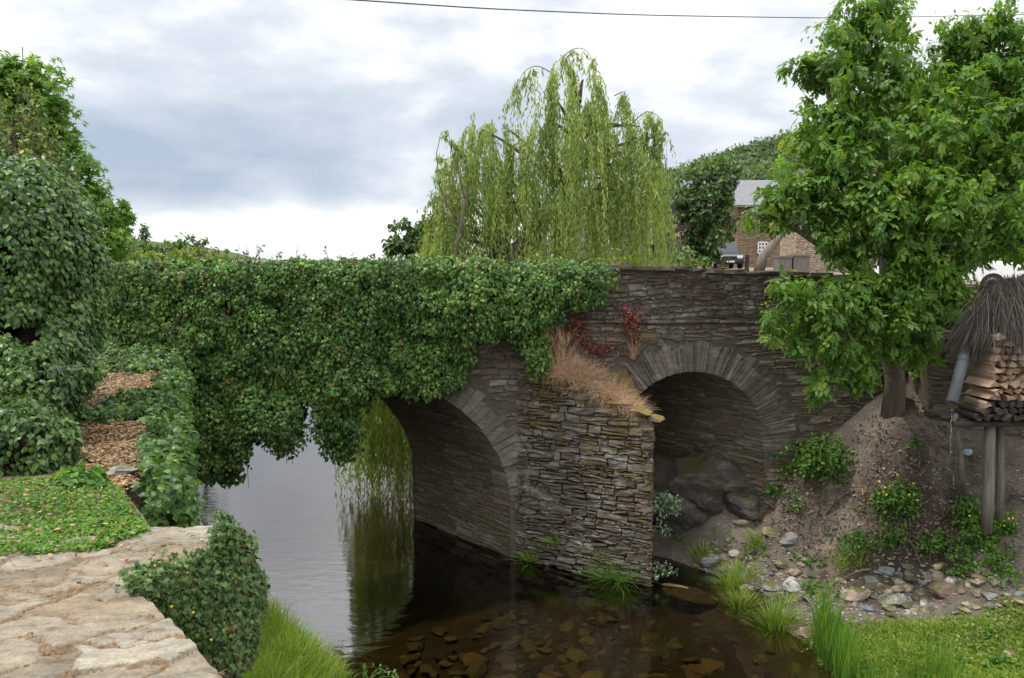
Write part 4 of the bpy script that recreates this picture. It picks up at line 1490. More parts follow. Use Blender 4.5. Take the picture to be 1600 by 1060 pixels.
# bright weeds in it
def weed(px, py, wpx, hpx, label, cat='plant', f=None, mat='weed', tmpl=T_LEAF, size=.09, k=16, flowers=0, name='weed', Y=None, nt_=None, group=None):
    p = at(px, py, Y) if Y else hit(px, py, f)
    s = pxm(p[1])
    w, h = wpx * s / 2, hpx * s
    n_ = nt_ or max(6, int(wpx * hpx / 55))
    d = rng.uniform(-1, 1, (n_, 3)); d = d[(d[:, :2] ** 2).sum(1) < 1]
    hh = (d[:, 2] * .5 + .5) * (1 - .5 * (d[:, 0] ** 2 + d[:, 1] ** 2))
    C = p + np.stack([d[:, 0] * w, d[:, 1] * w * .8, hh * h * .9], 1)
    r = min(.16, max(.05, h * .22))
    root = thing(name, label, cat, tuple(p), group)
    Vv, Ff, Rr = tuft_leaves(C, np.tile([0, -.4, 1.], (len(C), 1)), np.full(len(C), r), k, size, tmpl, up=.7, droop=.35, hemi=False)
    part('leaves', Vv, Ff, M[mat], root, Rr)
    st = [tube(np.array([p + [rng.normal(0, w * .15), rng.normal(0, w * .15), -.04], (p + c) / 2 + [0, 0, .02], c]), [.008, .006, .003], 5) for c in C[::2]]
    Vv, Ff, Rr = merge(st)
    part('stems', Vv, Ff, M['weed'], root, Rr)
    if flowers:
        fl = []
        for c in C[rng.integers(0, len(C), flowers)]:
            m = 6; a_ = np.arange(m) * 2 * np.pi / m
            cc = c + [rng.normal(0, .05), -.06, r + rng.uniform(0, .06)]
            fl.append(leaf_batch(np.tile(cc, (m, 1)), np.tile([.1, -.6, .8], (m, 1)), np.stack([np.cos(a_), .4 * np.sin(a_), .8 * np.sin(a_)], 1), .022, T_OVAL, width=1.8))
        Vv, Ff, Rr = merge(fl)
        part('flowers', Vv, Ff, M['flower'], root, Rr)
    return root


# ground cover and litter on the path
GC = [(-20, 865), (60, 860), (150, 855), (232, 825), (215, 800), (190, 755), (150, 720), (120, 725), (60, 735), (-20, 740)]
q = poly_sample(GC, 9000)
P = []
for px, py in q:
    P.append(onz(px, py, PZ + .02)[:2])
P = np.array(P)
Z = path_z(P[:, 0], P[:, 1])
P3 = np.stack([P[:, 0], P[:, 1], Z + rng.uniform(.0, .05, len(P))], 1)
P3 = P3[fbm(P3[:, 0] * 2.2, P3[:, 1] * 2.2, 95, 3) > rng.uniform(-.42, .10, len(P3))]
gcov = merge([leaf_batch(P3, rng.normal(size=P3.shape) * .45 + [0, -.15, 1], rng.normal(size=P3.shape) + [0, -.3, 0], rng.uniform(.014, .038, len(P3)), T_IVY),
              leaf_batch(P3[:1500], rng.normal(size=(1500, 3)) * .45 + [0, -.15, 1], rng.normal(size=(1500, 3)) + [0, -.3, .2], rng.uniform(.02, .05, 1500), T_LEAF, rng.uniform(.6, 1, 1500))])
single('ground_cover', *gcov[:2], M['weed'], 'low green ivy ground cover on the bank behind the flagstones', 'ground cover', rnd=gcov[2], kind='stuff')

LIT = [(100, 600), (125, 575), (180, 560), (250, 562), (245, 600), (228, 640), (215, 690), (195, 745), (150, 720), (125, 690), (105, 640)]
q = poly_sample(LIT, 11000)
q = q + rng.normal(size=q.shape) * [7, 5]
P = np.array([onz(px, py, PZ + .03) for px, py in q])
P = P[fbm(P[:, 0] * 1.8, P[:, 1] * 1.8, 97, 3) > rng.uniform(-.5, .02, len(P))]
nlit = len(P)
P[:, 2] = path_z(P[:, 0], P[:, 1]) + rng.uniform(0, .03, len(P))
q3 = poly_sample(GC, 700)
P4 = np.array([onz(px, py, PZ + .02) for px, py in q3])
P4[:, 2] = path_z(P4[:, 0], P4[:, 1]) + rng.uniform(.01, .05, len(P4))
P = np.concatenate([P, P4])
q2 = poly_sample([(-10, 862), (190, 850), (235, 826), (330, 828), (335, 868), (230, 905), (-10, 930)], 70)
P2 = np.array([onz(px, py, PZ + .02) for px, py in q2])
P = np.concatenate([P, P2])
q5 = poly_sample([(-10, 862), (190, 850), (235, 826), (330, 828), (335, 868), (190, 905), (350, 1060), (-10, 1060)], 6000)
P5 = np.array([onz(px, py, PZ + .012) for px, py in q5])
e5, _ = flags(P5[:, 0], P5[:, 1])
P5 = P5[(1 - e5) * .9 + fbm(P5[:, 0] * 2, P5[:, 1] * 2, 98) > rng.uniform(.15, .8, len(P5))]
P5[:, 2] = slab_z(P5[:, 0], P5[:, 1]) + .006
needles = leaf_batch(P5, rng.normal(size=P5.shape) * .2 + [0, 0, 1], rng.normal(size=P5.shape) * [1, 1, .12], rng.uniform(.02, .05, len(P5)), T_NARROW, rng.uniform(0, .5, len(P5)), .8)
single('pine_needles', needles[0], needles[1], M['litter'], 'brown needles and grit caught in the joints of the flagstones', 'leaf litter', rnd=needles[2], kind='stuff')
lb = leaf_batch(P, rng.normal(size=P.shape) * .35 + [0, -.1, 1], rng.normal(size=P.shape) * [1, 1, .2], rng.uniform(.022, .062, len(P)) * np.where(np.arange(len(P)) < nlit, 1, .8), T_LEAF)
single('leaf_litter', lb[0], lb[1], M['litter'], 'tan fallen leaves covering the earth path', 'leaf litter', rnd=lb[2], kind='stuff')
# ivy strip across the step and along the path
st_ = thing('ivy', 'low band of ivy creeping across the step of the earth path', 'ivy', (-5, 9.7, PZ))
q = poly_sample([(120, 628), (180, 615), (240, 606), (252, 625), (200, 632), (130, 640)], 44)
C = np.array([onz(px, py, PZ + .08) for px, py in q])
q = poly_sample([(120, 560), (150, 548), (250, 550), (262, 568), (220, 575), (170, 578), (140, 590)], 80)
C = np.concatenate([C, np.array([onz(px, py, PZ + .1) for px, py in q])])
C[:, 2] = path_z(C[:, 0], C[:, 1]) + .03
Vv, Ff, Rr = tuft_leaves(C, np.tile([0, -.3, 1.], (len(C), 1)), rng.uniform(.08, .15, len(C)), 26, .07, T_IVY)
part('leaves', Vv, Ff, M['ivy_light'], st_, Rr)
weed(125, 762, 80, 36, 'nettle clump at the left foot of the earth path', f=path_z, size=.08, k=18)
p = hit(193, 745, path_z)
V, fc = rock_mesh(.13, .09, .07, 55)
o = link('rock', mkmesh('rock', V, [fc], RM['grey'], np.full(len(V), .4)), None, tuple(p + [0, 0, .05]))
tag(o, 'grey stone sticking out of the ivy at the edge of the earth path', 'rock')

# grassy lower bank on the left
LB = RBF([np.array(p_, float) for p_ in [at(395, 950, 9.5), at(510, 1060, 9), at(370, 1060, 7), at(440, 985, 9.3), (-3.3, 6.3, -3.6), (-2.0, 5, -3.1), (-3.8, 9.6, -4.0), (-2.2, 10.9, -6.7), (-1.1, 9.9, -6.7), (-3.6, 11.2, -6.7), (-1.0, 6.4, -6.2), (-.2, 4, -5.6), (-6, 12, -6.8), (-1.2, 3, -4), (-4.4, 7, -3.8)]])


def left_z(x, y):
    return LB(x, y) + fbm(np.asarray(x) * 2, np.asarray(y) * 2, 61) * .15


gx, gy = np.meshgrid(np.linspace(-6, .6, 90), np.linspace(3, 12.5, 120), indexing='ij')
lbk = link('river_bank', mkmesh('river_bank', np.stack([gx, gy, left_z(gx, gy)], -1).reshape(-1, 3), [grid_faces(90, 120)], M['soil_green'], None, True))
tag(lbk, kind='structure')


def grass_on(poly_xy, n, f, hr, mat, label, name='grass', kind='stuff', lean=.45, tmpl=T_BLADE, zmin=-9, clump=None, wmul=1.0, jit=.0):
    q = poly_sample(poly_xy, n)
    q = q + rng.normal(size=q.shape) * jit * np.array([.6, 1.0])
    if clump:
        d = fbm(q[:, 0] * clump, q[:, 1] * clump, 71, 3)
        q = q[d > rng.uniform(-.3, .12, len(q))]
    Z = f(q[:, 0], q[:, 1])
    ok = Z > zmin
    q, Z = q[ok], Z[ok]
    P = np.stack([q[:, 0], q[:, 1], Z - .01], 1)
    n = len(P)
    hs = rng.uniform(*hr, n) * np.clip(1 + 2.2 * fbm(q[:, 0] * 1.4, q[:, 1] * 1.4, 72), .35, 2)
    b = leaf_batch(P, rng.normal(size=(n, 3)) * [1, 1, .1], rng.normal(size=(n, 3)) * [lean, lean, 0] + [0, 0, 1], hs, tmpl, None, wmul * .13 / np.mean(hr) * 1.0)
    return single(name, b[0], b[1], M[mat], label, 'grass', rnd=b[2], kind=kind)


lp = [tuple(at(px, py, Y)[:2]) for px, py, Y in ((385, 945, 9.3), (405, 948, 9.9), (515, 1062, 9.6), (515, 1062, 8.6), (365, 1065, 6.6), (340, 1000, 6.8))]
lp[2] = (lp[2][0] + .15, lp[2][1] + .5)
grass_on(lp, 9000, left_z, (.12, .30), 'grass', 'bright green grass on the lower left river bank', zmin=-6.0, wmul=1.0)
p = at(575, 1058, 10.4)
weed(575, 1062, 90, 26, 'slender leafy sprig rising at the bottom edge over the water', Y=9.4, mat='ivy_light', tmpl=T_LEAF, size=.06, k=5, nt_=18, name='sprig')

# ------------------------------------------------------------------ grass and weeds on the right
GR = [tuple(onz(px, py, z)[:2]) for px, py, z in ((1272, 1000, -5.95), (1300, 970, -5.8), (1400, 965, -5.6), (1500, 962, -5.55), (1640, 945, -5.4), (1650, 1075, -5.4), (1320, 1075, -5.95))]
grass_on(GR, 40000, right_z, (.03, .12), 'grass', 'short green grass and clover on the right river bank', zmin=-6.02, wmul=1.3, clump=1.6, jit=.22)
q = poly_sample(GR, 16000)
q = q + rng.normal(size=q.shape) * [.15, .24]
d = fbm(q[:, 0] * 1.2, q[:, 1] * 1.2, 81, 3)
q = q[d > -.12][:9000]
Z = right_z(q[:, 0], q[:, 1])
P = np.stack([q[:, 0], q[:, 1], Z + rng.uniform(.02, .07, len(q))], 1)
lb = leaf_batch(P, rng.normal(size=P.shape) * .5 + [0, -.2, 1], rng.normal(size=P.shape) + [0, -.3, 0], rng.uniform(.02, .065, len(P)), T_OVAL, None, 1.3)
single('clover', lb[0], lb[1], M['grass'], 'low clover leaves scattered through the right bank grass', 'ground cover', rnd=lb[2], kind='stuff')
# reeds
rd = [tuple(onz(px, py, -5.95)[:2]) for px, py in ((1268, 1005), (1300, 1000), (1345, 1075), (1316, 1075), (1288, 1040))]
grass_on(rd, 520, right_z, (.42, .85), 'reed', 'tall upright green reeds at the edge of the shallow water', name='reeds', lean=.10, wmul=2.6, tmpl=(T_BLADE[0] * [1, 1, .35], T_BLADE[1]))
rd = [tuple(onz(px, py, -5.8)[:2]) for px, py in ((1345, 1045), (1480, 1040), (1500, 1080), (1345, 1080))]
grass_on(rd, 420, right_z, (.25, .5), 'reed', 'medium upright green reeds along the bottom of the picture', name='reeds', lean=.14, wmul=2.0, tmpl=(T_BLADE[0] * [1, 1, .35], T_BLADE[1]))


def grass_tuft(px, py, wpx, hpx, n, label, mat='grass', f=None, group=None, Y=None, lean=.6, cat='grass tuft', name='grass_tuft'):
    p = at(px, py, Y) if Y else hit(px, py, f)
    s = pxm(p[1])
    d = rng.normal(size=(n, 2)) * wpx * s * .2
    P = np.stack([p[0] + d[:, 0], p[1] + d[:, 1], np.full(n, p[2] - .02)], 1)
    if not Y:
        P[:, 2] = (f or right_z)(P[:, 0], P[:, 1]) - .02
    out = np.stack([d[:, 0], d[:, 1], np.zeros(n)], 1) / (wpx * s * .2 + 1e-6)
    T = out * lean * .6 + rng.normal(size=(n, 3)) * [.22, .22, 0] + [0, 0, 1]
    hs = hpx * s * rng.uniform(.6, 1.15, n)
    b = leaf_batch(P, out + rng.normal(size=(n, 3)) * .4, T, hs, T_BLADE, None, .012 / (.044 * hpx * s) )
    return single(name, b[0], b[1], M[mat], label, cat, base=p, rnd=b[2], group=group)


for px, py, w, h, n, lab in ((1212, 978, 62, 40, 420, 'largest round green grass tuft at the water edge'), (1158, 950, 44, 34, 260, 'round green grass tuft left of the largest one'), (1100, 872, 44, 26, 220, 'green grass tuft at the far tip of the gravel bar'),
                             (1155, 905, 60, 28, 300, 'bright grass tuft in the middle of the gravel bar'), (1140, 920, 40, 28, 200, 'yellowish grass tuft below the long white stone'), (1180, 852, 30, 26, 150, 'darker grass tuft behind the white stones'),
                             (1315, 885, 30, 30, 120, 'thin grass tuft on the dark stream bed'), (1225, 945, 44, 24, 150, 'low grass tuft beneath the whitish boulder'), (1345, 880, 22, 26, 90, 'small grass tuft beneath the brown slope')):
    grass_tuft(px, py, w, h, n, lab)
for px, py, w, h, lab in ((1185, 870, 60, 18, 'low weeds between the white stones'), (1265, 880, 60, 18, 'low weeds at the foot of the brown slope'), (1285, 925, 70, 22, 'leafy weeds right of the whitish boulder'), (1300, 985, 50, 22, 'weeds behind the reeds'),
                          (1550, 998, 30, 14, 'dock plant in the middle of the right grass'), (1565, 1045, 60, 24, 'big leaved dock near the bottom right corner'), (1490, 1040, 50, 16, 'broad leaved weed in the lower grass')):
    weed(px, py, w, h, lab, size=.07, k=10)
# bushes on the slope
weed(1400, 800, 62, 62, 'bright green bush with yellow flowers in front of the brown slope', 'shrub', size=.085, k=18, flowers=18, name='flowering_shrub')
weed(1290, 745, 80, 80, 'green leafy shrub on the slope right of the small arch', 'shrub', size=.085, k=16, name='shrub')
weed(1238, 712, 100, 46, 'low green shrub against the foot of the bridge wall', 'shrub', size=.085, k=14, name='shrub')
weed(1190, 738, 70, 34, 'dark shrub at the right foot of the small arch', 'shrub', size=.08, k=12, name='shrub')
weed(1262, 680, 54, 30, 'dark green shrub at the top of the slope against the bridge wall', 'shrub', size=.085, k=14, name='shrub')
weed(1222, 770, 44, 34, 'leafy weeds halfway down the slope edge, right of the rock outcrop', size=.075, k=14)
weed(1310, 655, 40, 26, 'weeds at the very top of the slope below the walnut branches', size=.08, k=12)
weed(1460, 860, 60, 40, 'dark weeds on the wet debris left of the stilts', size=.07, k=12)
weed(1580, 905, 70, 26, 'grassy weeds behind the right hand stones', size=.07, k=12)
weed(1500, 900, 50, 24, 'weeds behind the big brown boulder', size=.07, k=12)
weed(1245, 795, 30, 26, 'little weed alone on the brown slope', size=.07, k=10)
weed(1200, 765, 40, 14, 'little weed above the rock outcrop', size=.07, k=10)
weed(1345, 860, 70, 40, 'bluish green low weeds left of the flowering bush', size=.06, k=14)
weed(1390, 850, 60, 44, 'feathery green weeds below the flowering bush', size=.06, k=14)
weed(1510, 815, 50, 50, 'leafy green plant left of the wood stilts', 'shrub', size=.085, k=16, flowers=3, name='shrub')
weed(1525, 850, 60, 50, 'green plants in front of the thick wood stilt', 'shrub', size=.08, k=14, name='shrub')
weed(1570, 830, 46, 40, 'green plants with yellow flowers at the foot of the thin stilt', 'shrub', size=.08, k=14, flowers=8, name='flowering_shrub')
weed(1560, 880, 90, 34, 'broad patch of low weeds below the woodpile', size=.07, k=12)
weed(1045, 705, 60, 16, 'dark weeds inside the small arch', size=.07, k=10)
weed(1495, 600, 40, 60, 'dark green shrub in the shade behind the grey pipe', 'shrub', size=.09, k=14, name='shrub', Y=15.3)
# plants at the pier
weed(1043, 800, 50, 44, 'grey green leafy shrub growing right of the pier', 'shrub', Y=14.95, mat='silver', size=.07, k=14, name='shrub')
weed(1034, 832, 24, 26, 'smaller grey green sprout at the pier, below the larger shrub', 'plant', Y=14.95, mat='silver', size=.06, k=10)
weed(1036, 898, 46, 22, 'pale leafy plant trailing at the foot of the pier point', 'plant', Y=14.6, mat='silver', size=.075, k=9)
for px, py, w, h, n, Y, lab in ((965, 902, 62, 46, 330, 14.72, 'fern clump at the pier foot by the water'), (925, 905, 46, 20, 140, 15.0, 'low grass at the pier foot left of the ferns'), (872, 846, 34, 22, 120, 15.35, 'grass tuft growing from the pier joint'), (826, 875, 30, 24, 120, 15.6, 'small grass tuft at the left foot of the pier'), (930, 862, 50, 22, 90, 15.0, 'dry grass tuft in the pier joint')):
    grass_tuft(px, py, w, h, n, lab, mat='weed' if 'fern' in lab else 'grass', Y=Y, lean=1.3)

weed(1255, 735, 60, 46, 'green shrub against the left edge of the slope, below the dark shrub', 'shrub', size=.08, k=14, name='shrub')
weed(1340, 800, 34, 16, 'small low weed in the middle of the brown slope', size=.06, k=9)
weed(1300, 835, 50, 14, 'thin weeds low on the brown slope, above the stones', size=.06, k=8)
weed(1430, 700, 30, 16, 'small weed under the walnut roots', size=.07, k=9)
weed(1520, 880, 80, 28, 'spreading weeds between the stilts and the stones', size=.065, k=12)
weed(1135, 835, 60, 12, 'flat weeds in the shade at the mouth of the small arch', size=.06, k=9)
weed(1070, 845, 40, 12, 'mossy weeds beside the pier on the shaded mud', size=.05, k=9)
for (x0, y0, x1, y1, lab) in ((1335, 770, 1290, 808, 'dead stick lying across the brown slope'), (1210, 800, 1175, 770, 'dead stick propped on the right side of the rock outcrop'), (1415, 845, 1440, 890, 'dark dead branch lying in the wet debris'),
                              (1470, 830, 1452, 880, 'pale broken branch standing in the wet debris'), (1360, 895, 1310, 912, 'driftwood stick among the stream stones'), (1255, 938, 1275, 962, 'curled pale driftwood beside the whitish boulder')):
    a_, b_ = hit(x0, y0) + [0, 0, .05], hit(x1, y1) + [0, 0, .03]
    m_ = (a_ + b_) / 2 + [rng.normal(0, .05), 0, .06]
    single('dead_branch', *tube(np.array([a_, (a_ + m_) / 2 + [0, 0, .02], m_, b_]), [.03, .026, .022, .012], 7, .5, True, .1)[:2], M['bark_grey' if 'pale' in lab else 'bark'], lab, 'branch', smooth=True)
# litter on the brown slope
SLP = [(1180, 800), (1230, 740), (1290, 690), (1390, 640), (1450, 610), (1490, 700), (1490, 800), (1500, 870), (1380, 880), (1260, 880), (1180, 830)]
q = poly_sample(SLP, 4200)
ts = np.linspace(12, 17.5, 160)
D = np.array([pdir(px, py) for px, py in q])
PP = D[:, None] * (ts[None] / D[:, 1:2])[..., None]
HZ = np.stack([RB(PP[i:i + 200, :, 0], PP[i:i + 200, :, 1]) for i in range(0, len(q), 200)]) if False else np.concatenate([right_z(PP[i:i + 100, :, 0], PP[i:i + 100, :, 1]) for i in range(0, len(q), 100)])
k = np.argmax(PP[..., 2] < HZ, 1)
P = PP[np.arange(len(q)), k]
P[:, 2] = right_z(P[:, 0], P[:, 1]) + rng.uniform(0, .02, len(P))
dm = fbm(P[:, 0] * .9, P[:, 2] * 1.2, 91, 3) + np.interp(q[:, 1], [600, 720, 850], [-.22, -.02, .2])
P = P[dm > rng.uniform(-.2, .2, len(P))]
lb = merge([leaf_batch(P, rng.normal(size=P.shape) * .5 + [-.2, -.6, 1], rng.normal(size=P.shape), rng.uniform(.04, .10, len(P)), T_LEAF),
            leaf_batch(P[::5], rng.normal(size=P[::5].shape) * .5 + [0, -.6, 1], rng.normal(size=P[::5].shape), rng.uniform(.12, .34, len(P[::5])), T_NARROW, None, .35)])
single('leaf_litter', lb[0], lb[1], M['litter_dark'], 'dark rotting leaves and twigs lying on the brown slope', 'leaf litter', rnd=lb[2], kind='stuff')

# ------------------------------------------------------------------ plants on the bridge
def dry_tuft():
    n = 13000
    t = rng.uniform(0, 1, n) ** .8
    base = CL + (TIP - CL) * (.10 + .86 * t[:, None])
    inw = .10 + .90 * rng.uniform(0, 1, n)
    y = base[:, 1] + inw * (FACE - .05 - base[:, 1])
    x = base[:, 0] + inw * (.15 * (1 - t) - .34 * t)
    z = cw_top(t) + .03 + .12 * inw
    z += .36 * np.exp(-((t - .52) / .34) ** 2) * np.clip(inw * 1.6, 0, 1) * rng.uniform(.3, 1, n)
    P = np.stack([x, y, z], 1)
    T = rng.normal(size=(n, 3)) * [1.0, .9, .6] + [.10, -.18, .22]
    hs = rng.uniform(.12, .46, n)
    tall = rng.random(n) < .05
    tall &= t < .35
    T[tall] = rng.normal(size=(tall.sum(), 3)) * [.15, .15, .1] + [0, -.1, 1]
    hs[tall] = rng.uniform(.5, .85, tall.sum())
    b = leaf_batch(P, rng.normal(size=(n, 3)) * [1, 1, .4] + [0, 0, -.5], T, hs, T_STRAW, None, 1.2)
    b2 = leaf_batch(P[tall] + T[tall] / np.linalg.norm(T[tall], axis=1, keepdims=True) * hs[tall][:, None] * .8, rng.normal(size=(tall.sum(), 3)), T[tall], .16, T_NARROW, None, .6)
    Vv, Ff, Rr = merge([b, b2])
    single('dry_grass', Vv, Ff, M['dry'], 'tuft of dry orange tan grass on top of the pointed pier', 'dry grass', rnd=Rr, base=np.array([1.2, 15.4, -2.2]))


dry_tuft()


def creeper(pts, n, label):
    root = thing('red_creeper', label, 'creeper', tuple(at(*pts[-1], FACE - .05)))
    P = []
    for k in range(len(pts) - 1):
        a, b = np.array(pts[k]), np.array(pts[k + 1])
        m = n // (len(pts) - 1)
        t = rng.uniform(0, 1, (m, 1))
        P.append(a + (b - a) * t + rng.normal(size=(m, 2)) * [7, 6])
    P = np.concatenate(P)
    W = np.array([at(px, py, FACE - rng.uniform(.05, .2)) for px, py in P])
    lb = leaf_batch(W, rng.normal(size=W.shape) * .5 + [0, -1, .4], rng.normal(size=W.shape) * .5 + [0, -.2, -1], rng.uniform(.035, .075, len(W)), T_IVY)
    part('leaves', lb[0], lb[1], M['red'], root, lb[2])
    t = tube(np.array([at(px, py, FACE - .06) for px, py in pts]), .008, 5)
    part('stems', t[0], t[1], M['bark'], root, None)


creeper([(898, 472), (902, 500), (905, 525), (925, 545), (955, 548)], 300, 'red leaved creeper on the bridge wall above the dry grass')
creeper([(980, 482), (988, 498), (990, 515), (988, 528)], 240, 'small red and green creeper patch left of the small arch')
# dry trailing stems under the small creeper
grass_tuft(989, 560, 12, 45, 60, 'tan dry strands hanging below the small red creeper', mat='dry', Y=FACE - .12, lean=.2, name='dry_strands', cat='dry grass')

# ------------------------------------------------------------------ trees
def tree(name, label, cat, base, trunk, tr, blobs, tr_, dens, k, size, tmpl, mat, bark='bark', group=None, up=.35, droop=.55, limbs=True, twigs=5, shell=.55, jit=.22, width=1.0, stems=(), simple=None):
    root = thing(name, label, cat, tuple(base), group)
    trunk = np.asarray(trunk, float)
    ch = [tube(trunk, tr, 10, .5, True, .05)]
    for st in stems:
        st = np.array(st, float)
        d0 = np.linalg.norm(trunk - st[0], axis=1).argmin()
        r0 = np.broadcast_to(tr, (len(trunk),))[d0] * .6
        ch.append(tube(st, np.linspace(r0, r0 * .25, len(st)), 8, .5, True, .04))
    nodes = np.concatenate([trunk] + [np.array(st, float) for st in stems])
    Cs, Ns = [], []
    for c, s in blobs:
        c, s = np.array(c), np.array(s)
        vol = (s[0] * s[1] * s[2]) ** (2 / 3)
        m = max(4, int(dens * vol / (tr_ * tr_)))
        d = sphere_dirs(m)
        rad = rng.uniform(shell, 1.0, m) * (1 + jit * rng.normal(size=m))
        P = c + d * s * rad[:, None]
        Cs.append(P); Ns.append(d)
        if limbs:
            nd = nodes[2:]
            below = nd[nd[:, 2] < c[2] - .15 * np.linalg.norm(nd - c, axis=1)]
            below = below if len(below) else trunk[2:3]
            a = below[np.argmin(np.linalg.norm(below - c, axis=1))]
            mid = (a + c) / 2 + [0, 0, .12 * np.linalg.norm(c - a)] + rng.normal(0, .08, 3) * np.linalg.norm(c - a)
            L = np.linalg.norm(c - a)
            r0 = min(tr[-1] if np.ndim(tr) else tr, .02 + .022 * L)
            ts_ = np.linspace(0, 1, 7)[:, None]
            cur = (1 - ts_) ** 2 * a + 2 * ts_ * (1 - ts_) * mid + ts_ ** 2 * c
            ch.append(tube(cur, np.linspace(r0, r0 * .35, 7), 7))
            for p in P[:twigs]:
                q = (c + p) / 2 + rng.normal(0, .08, 3) * np.linalg.norm(p - c)
                ch.append(tube(np.array([c, q, p]), np.array([.35, .25, .12]) * r0, 5))
    C, Nn = np.concatenate(Cs), np.concatenate(Ns)
    Vv, Ff, Rr = merge(ch)
    part('trunk', Vv, Ff, M[bark], root, Rr, True)
    Vv, Ff, Rr = tuft_leaves(C, Nn + [0, 0, .3], tr_ * rng.uniform(.6, 1.2, len(C)), k, size, tmpl, up=up, droop=droop, hemi=False, width=width)
    if simple:
        k2, sz2, tm2 = simple
        b2 = tuft_leaves(C, Nn + [0, 0, .3], tr_ * rng.uniform(.6, 1.25, len(C)), k2, sz2, tm2, up=up, droop=droop, hemi=False)
        Vv, Ff, Rr = merge([(Vv, Ff, Rr), b2])
    part('crown', Vv, Ff, M[mat], root, Rr)
    return root


# walnut on the right bank
tb = hit(1395, 640) + np.array([0, 0, -.25])
trunk = np.array([tb, tb + [.03, .0, .8], at(1392, 560, 15.0), at(1388, 470, 14.9), at(1385, 380, 14.8), at(1380, 280, 14.7), at(1378, 180, 14.7), at(1372, 90, 14.6)])
wb = [(1345, 50, 14.6, 74, 60), (1300, 110, 14.4, 60, 60), (1262, 120, 14.4, 28, 40), (1380, 30, 14.8, 46, 46), (1380, 120, 14.6, 86, 60), (1290, 190, 14.2, 58, 50), (1262, 225, 14.2, 30, 34), (1370, 200, 14.2, 90, 60),
      (1500, 60, 15.0, 46, 60), (1530, 110, 14.8, 80, 60), (1590, 90, 14.6, 60, 80), (1480, 160, 14.6, 60, 46), (1560, 190, 14.2, 80, 70), (1470, 230, 14.0, 90, 60), (1600, 250, 14.0, 60, 90), (1320, 260, 13.9, 70, 46),
      (1255, 300, 13.8, 46, 34), (1205, 305, 13.8, 34, 24), (1195, 345, 13.7, 34, 22), (1240, 340, 13.7, 40, 26), (1300, 330, 13.7, 60, 34), (1380, 300, 13.6, 90, 56), (1490, 320, 13.6, 90, 60), (1580, 340, 13.6, 70, 60),
      (1330, 385, 13.7, 48, 26), (1410, 370, 13.6, 60, 40), (1500, 380, 13.4, 50, 34), (1440, 420, 13.5, 50, 40), (1380, 440, 13.5, 60, 40), 
      (1240, 470, 13.5, 50, 34), (1205, 510, 13.4, 36, 26), (1290, 500, 13.4, 60, 44), (1360, 500, 13.5, 66, 50), (1430, 490, 13.5, 56, 46), (1490, 470, 13.4, 38, 30), (1320, 560, 13.5, 56, 32), (1290, 600, 13.5, 34, 20), (1340, 600, 13.5, 34, 24), (1400, 545, 13.6, 50, 24), (1245, 535, 13.4, 30, 20)]
wb += [(1475, 445, 13.4, 56, 30), (1425, 440, 13.4, 60, 40), (1510, 402, 13.6, 44, 22), (1460, 410, 13.6, 40, 24), (1580, 360, 13.9, 50, 36), (1440, 280, 14.2, 70, 50), (1540, 270, 14.2, 70, 50), (1430, 340, 13.9, 60, 40), (1595, 385, 13.9, 24, 30), (1520, 395, 13.9, 30, 22), (1450, 160, 14.6, 46, 50), (1560, 40, 14.8, 50, 40), (1610, 160, 14.6, 50, 60), (1290, 380, 13.7, 34, 24), (1330, 460, 13.6, 60, 40), (1410, 470, 13.7, 60, 50), (1370, 350, 13.7, 70, 50), (1280, 290, 13.9, 50, 34), (1440, 530, 13.7, 40, 30)]
blobs = [PB(px, py, Y, rx * 1.08, ry * 1.08) for px, py, Y, rx, ry in wb]
tree('walnut_tree', 'broad walnut tree with large glossy leaves on the right bank beside the bridge', 'tree', tb, trunk, np.array([.23, .19, .17, .155, .13, .10, .07, .04]), blobs, .20, 2.7, 6, .215, T_WALNUT, 'walnut', 'bark_grey', up=.75, droop=.45, shell=.25, twigs=4, simple=(20, .108, T_OVAL),
     stems=[[trunk[3], at(1430, 400, 14.9), at(1480, 300, 14.9), at(1510, 200, 14.9), at(1515, 110, 14.9), at(1518, 40, 14.9)], [at(1480, 300, 14.9), at(1540, 240, 14.7), at(1585, 170, 14.6), at(1610, 90, 14.6)],
            [trunk[4], at(1340, 300, 14.5), at(1310, 210, 14.3), at(1290, 130, 14.3), at(1270, 90, 14.3)], [trunk[3], at(1320, 410, 14.2), at(1260, 370, 13.9), at(1215, 340, 13.8)], [trunk[2], at(1340, 520, 14.1), at(1280, 490, 13.6), at(1230, 500, 13.5)], [at(1430, 400, 14.9), at(1500, 380, 14.2), at(1570, 350, 13.8)]])

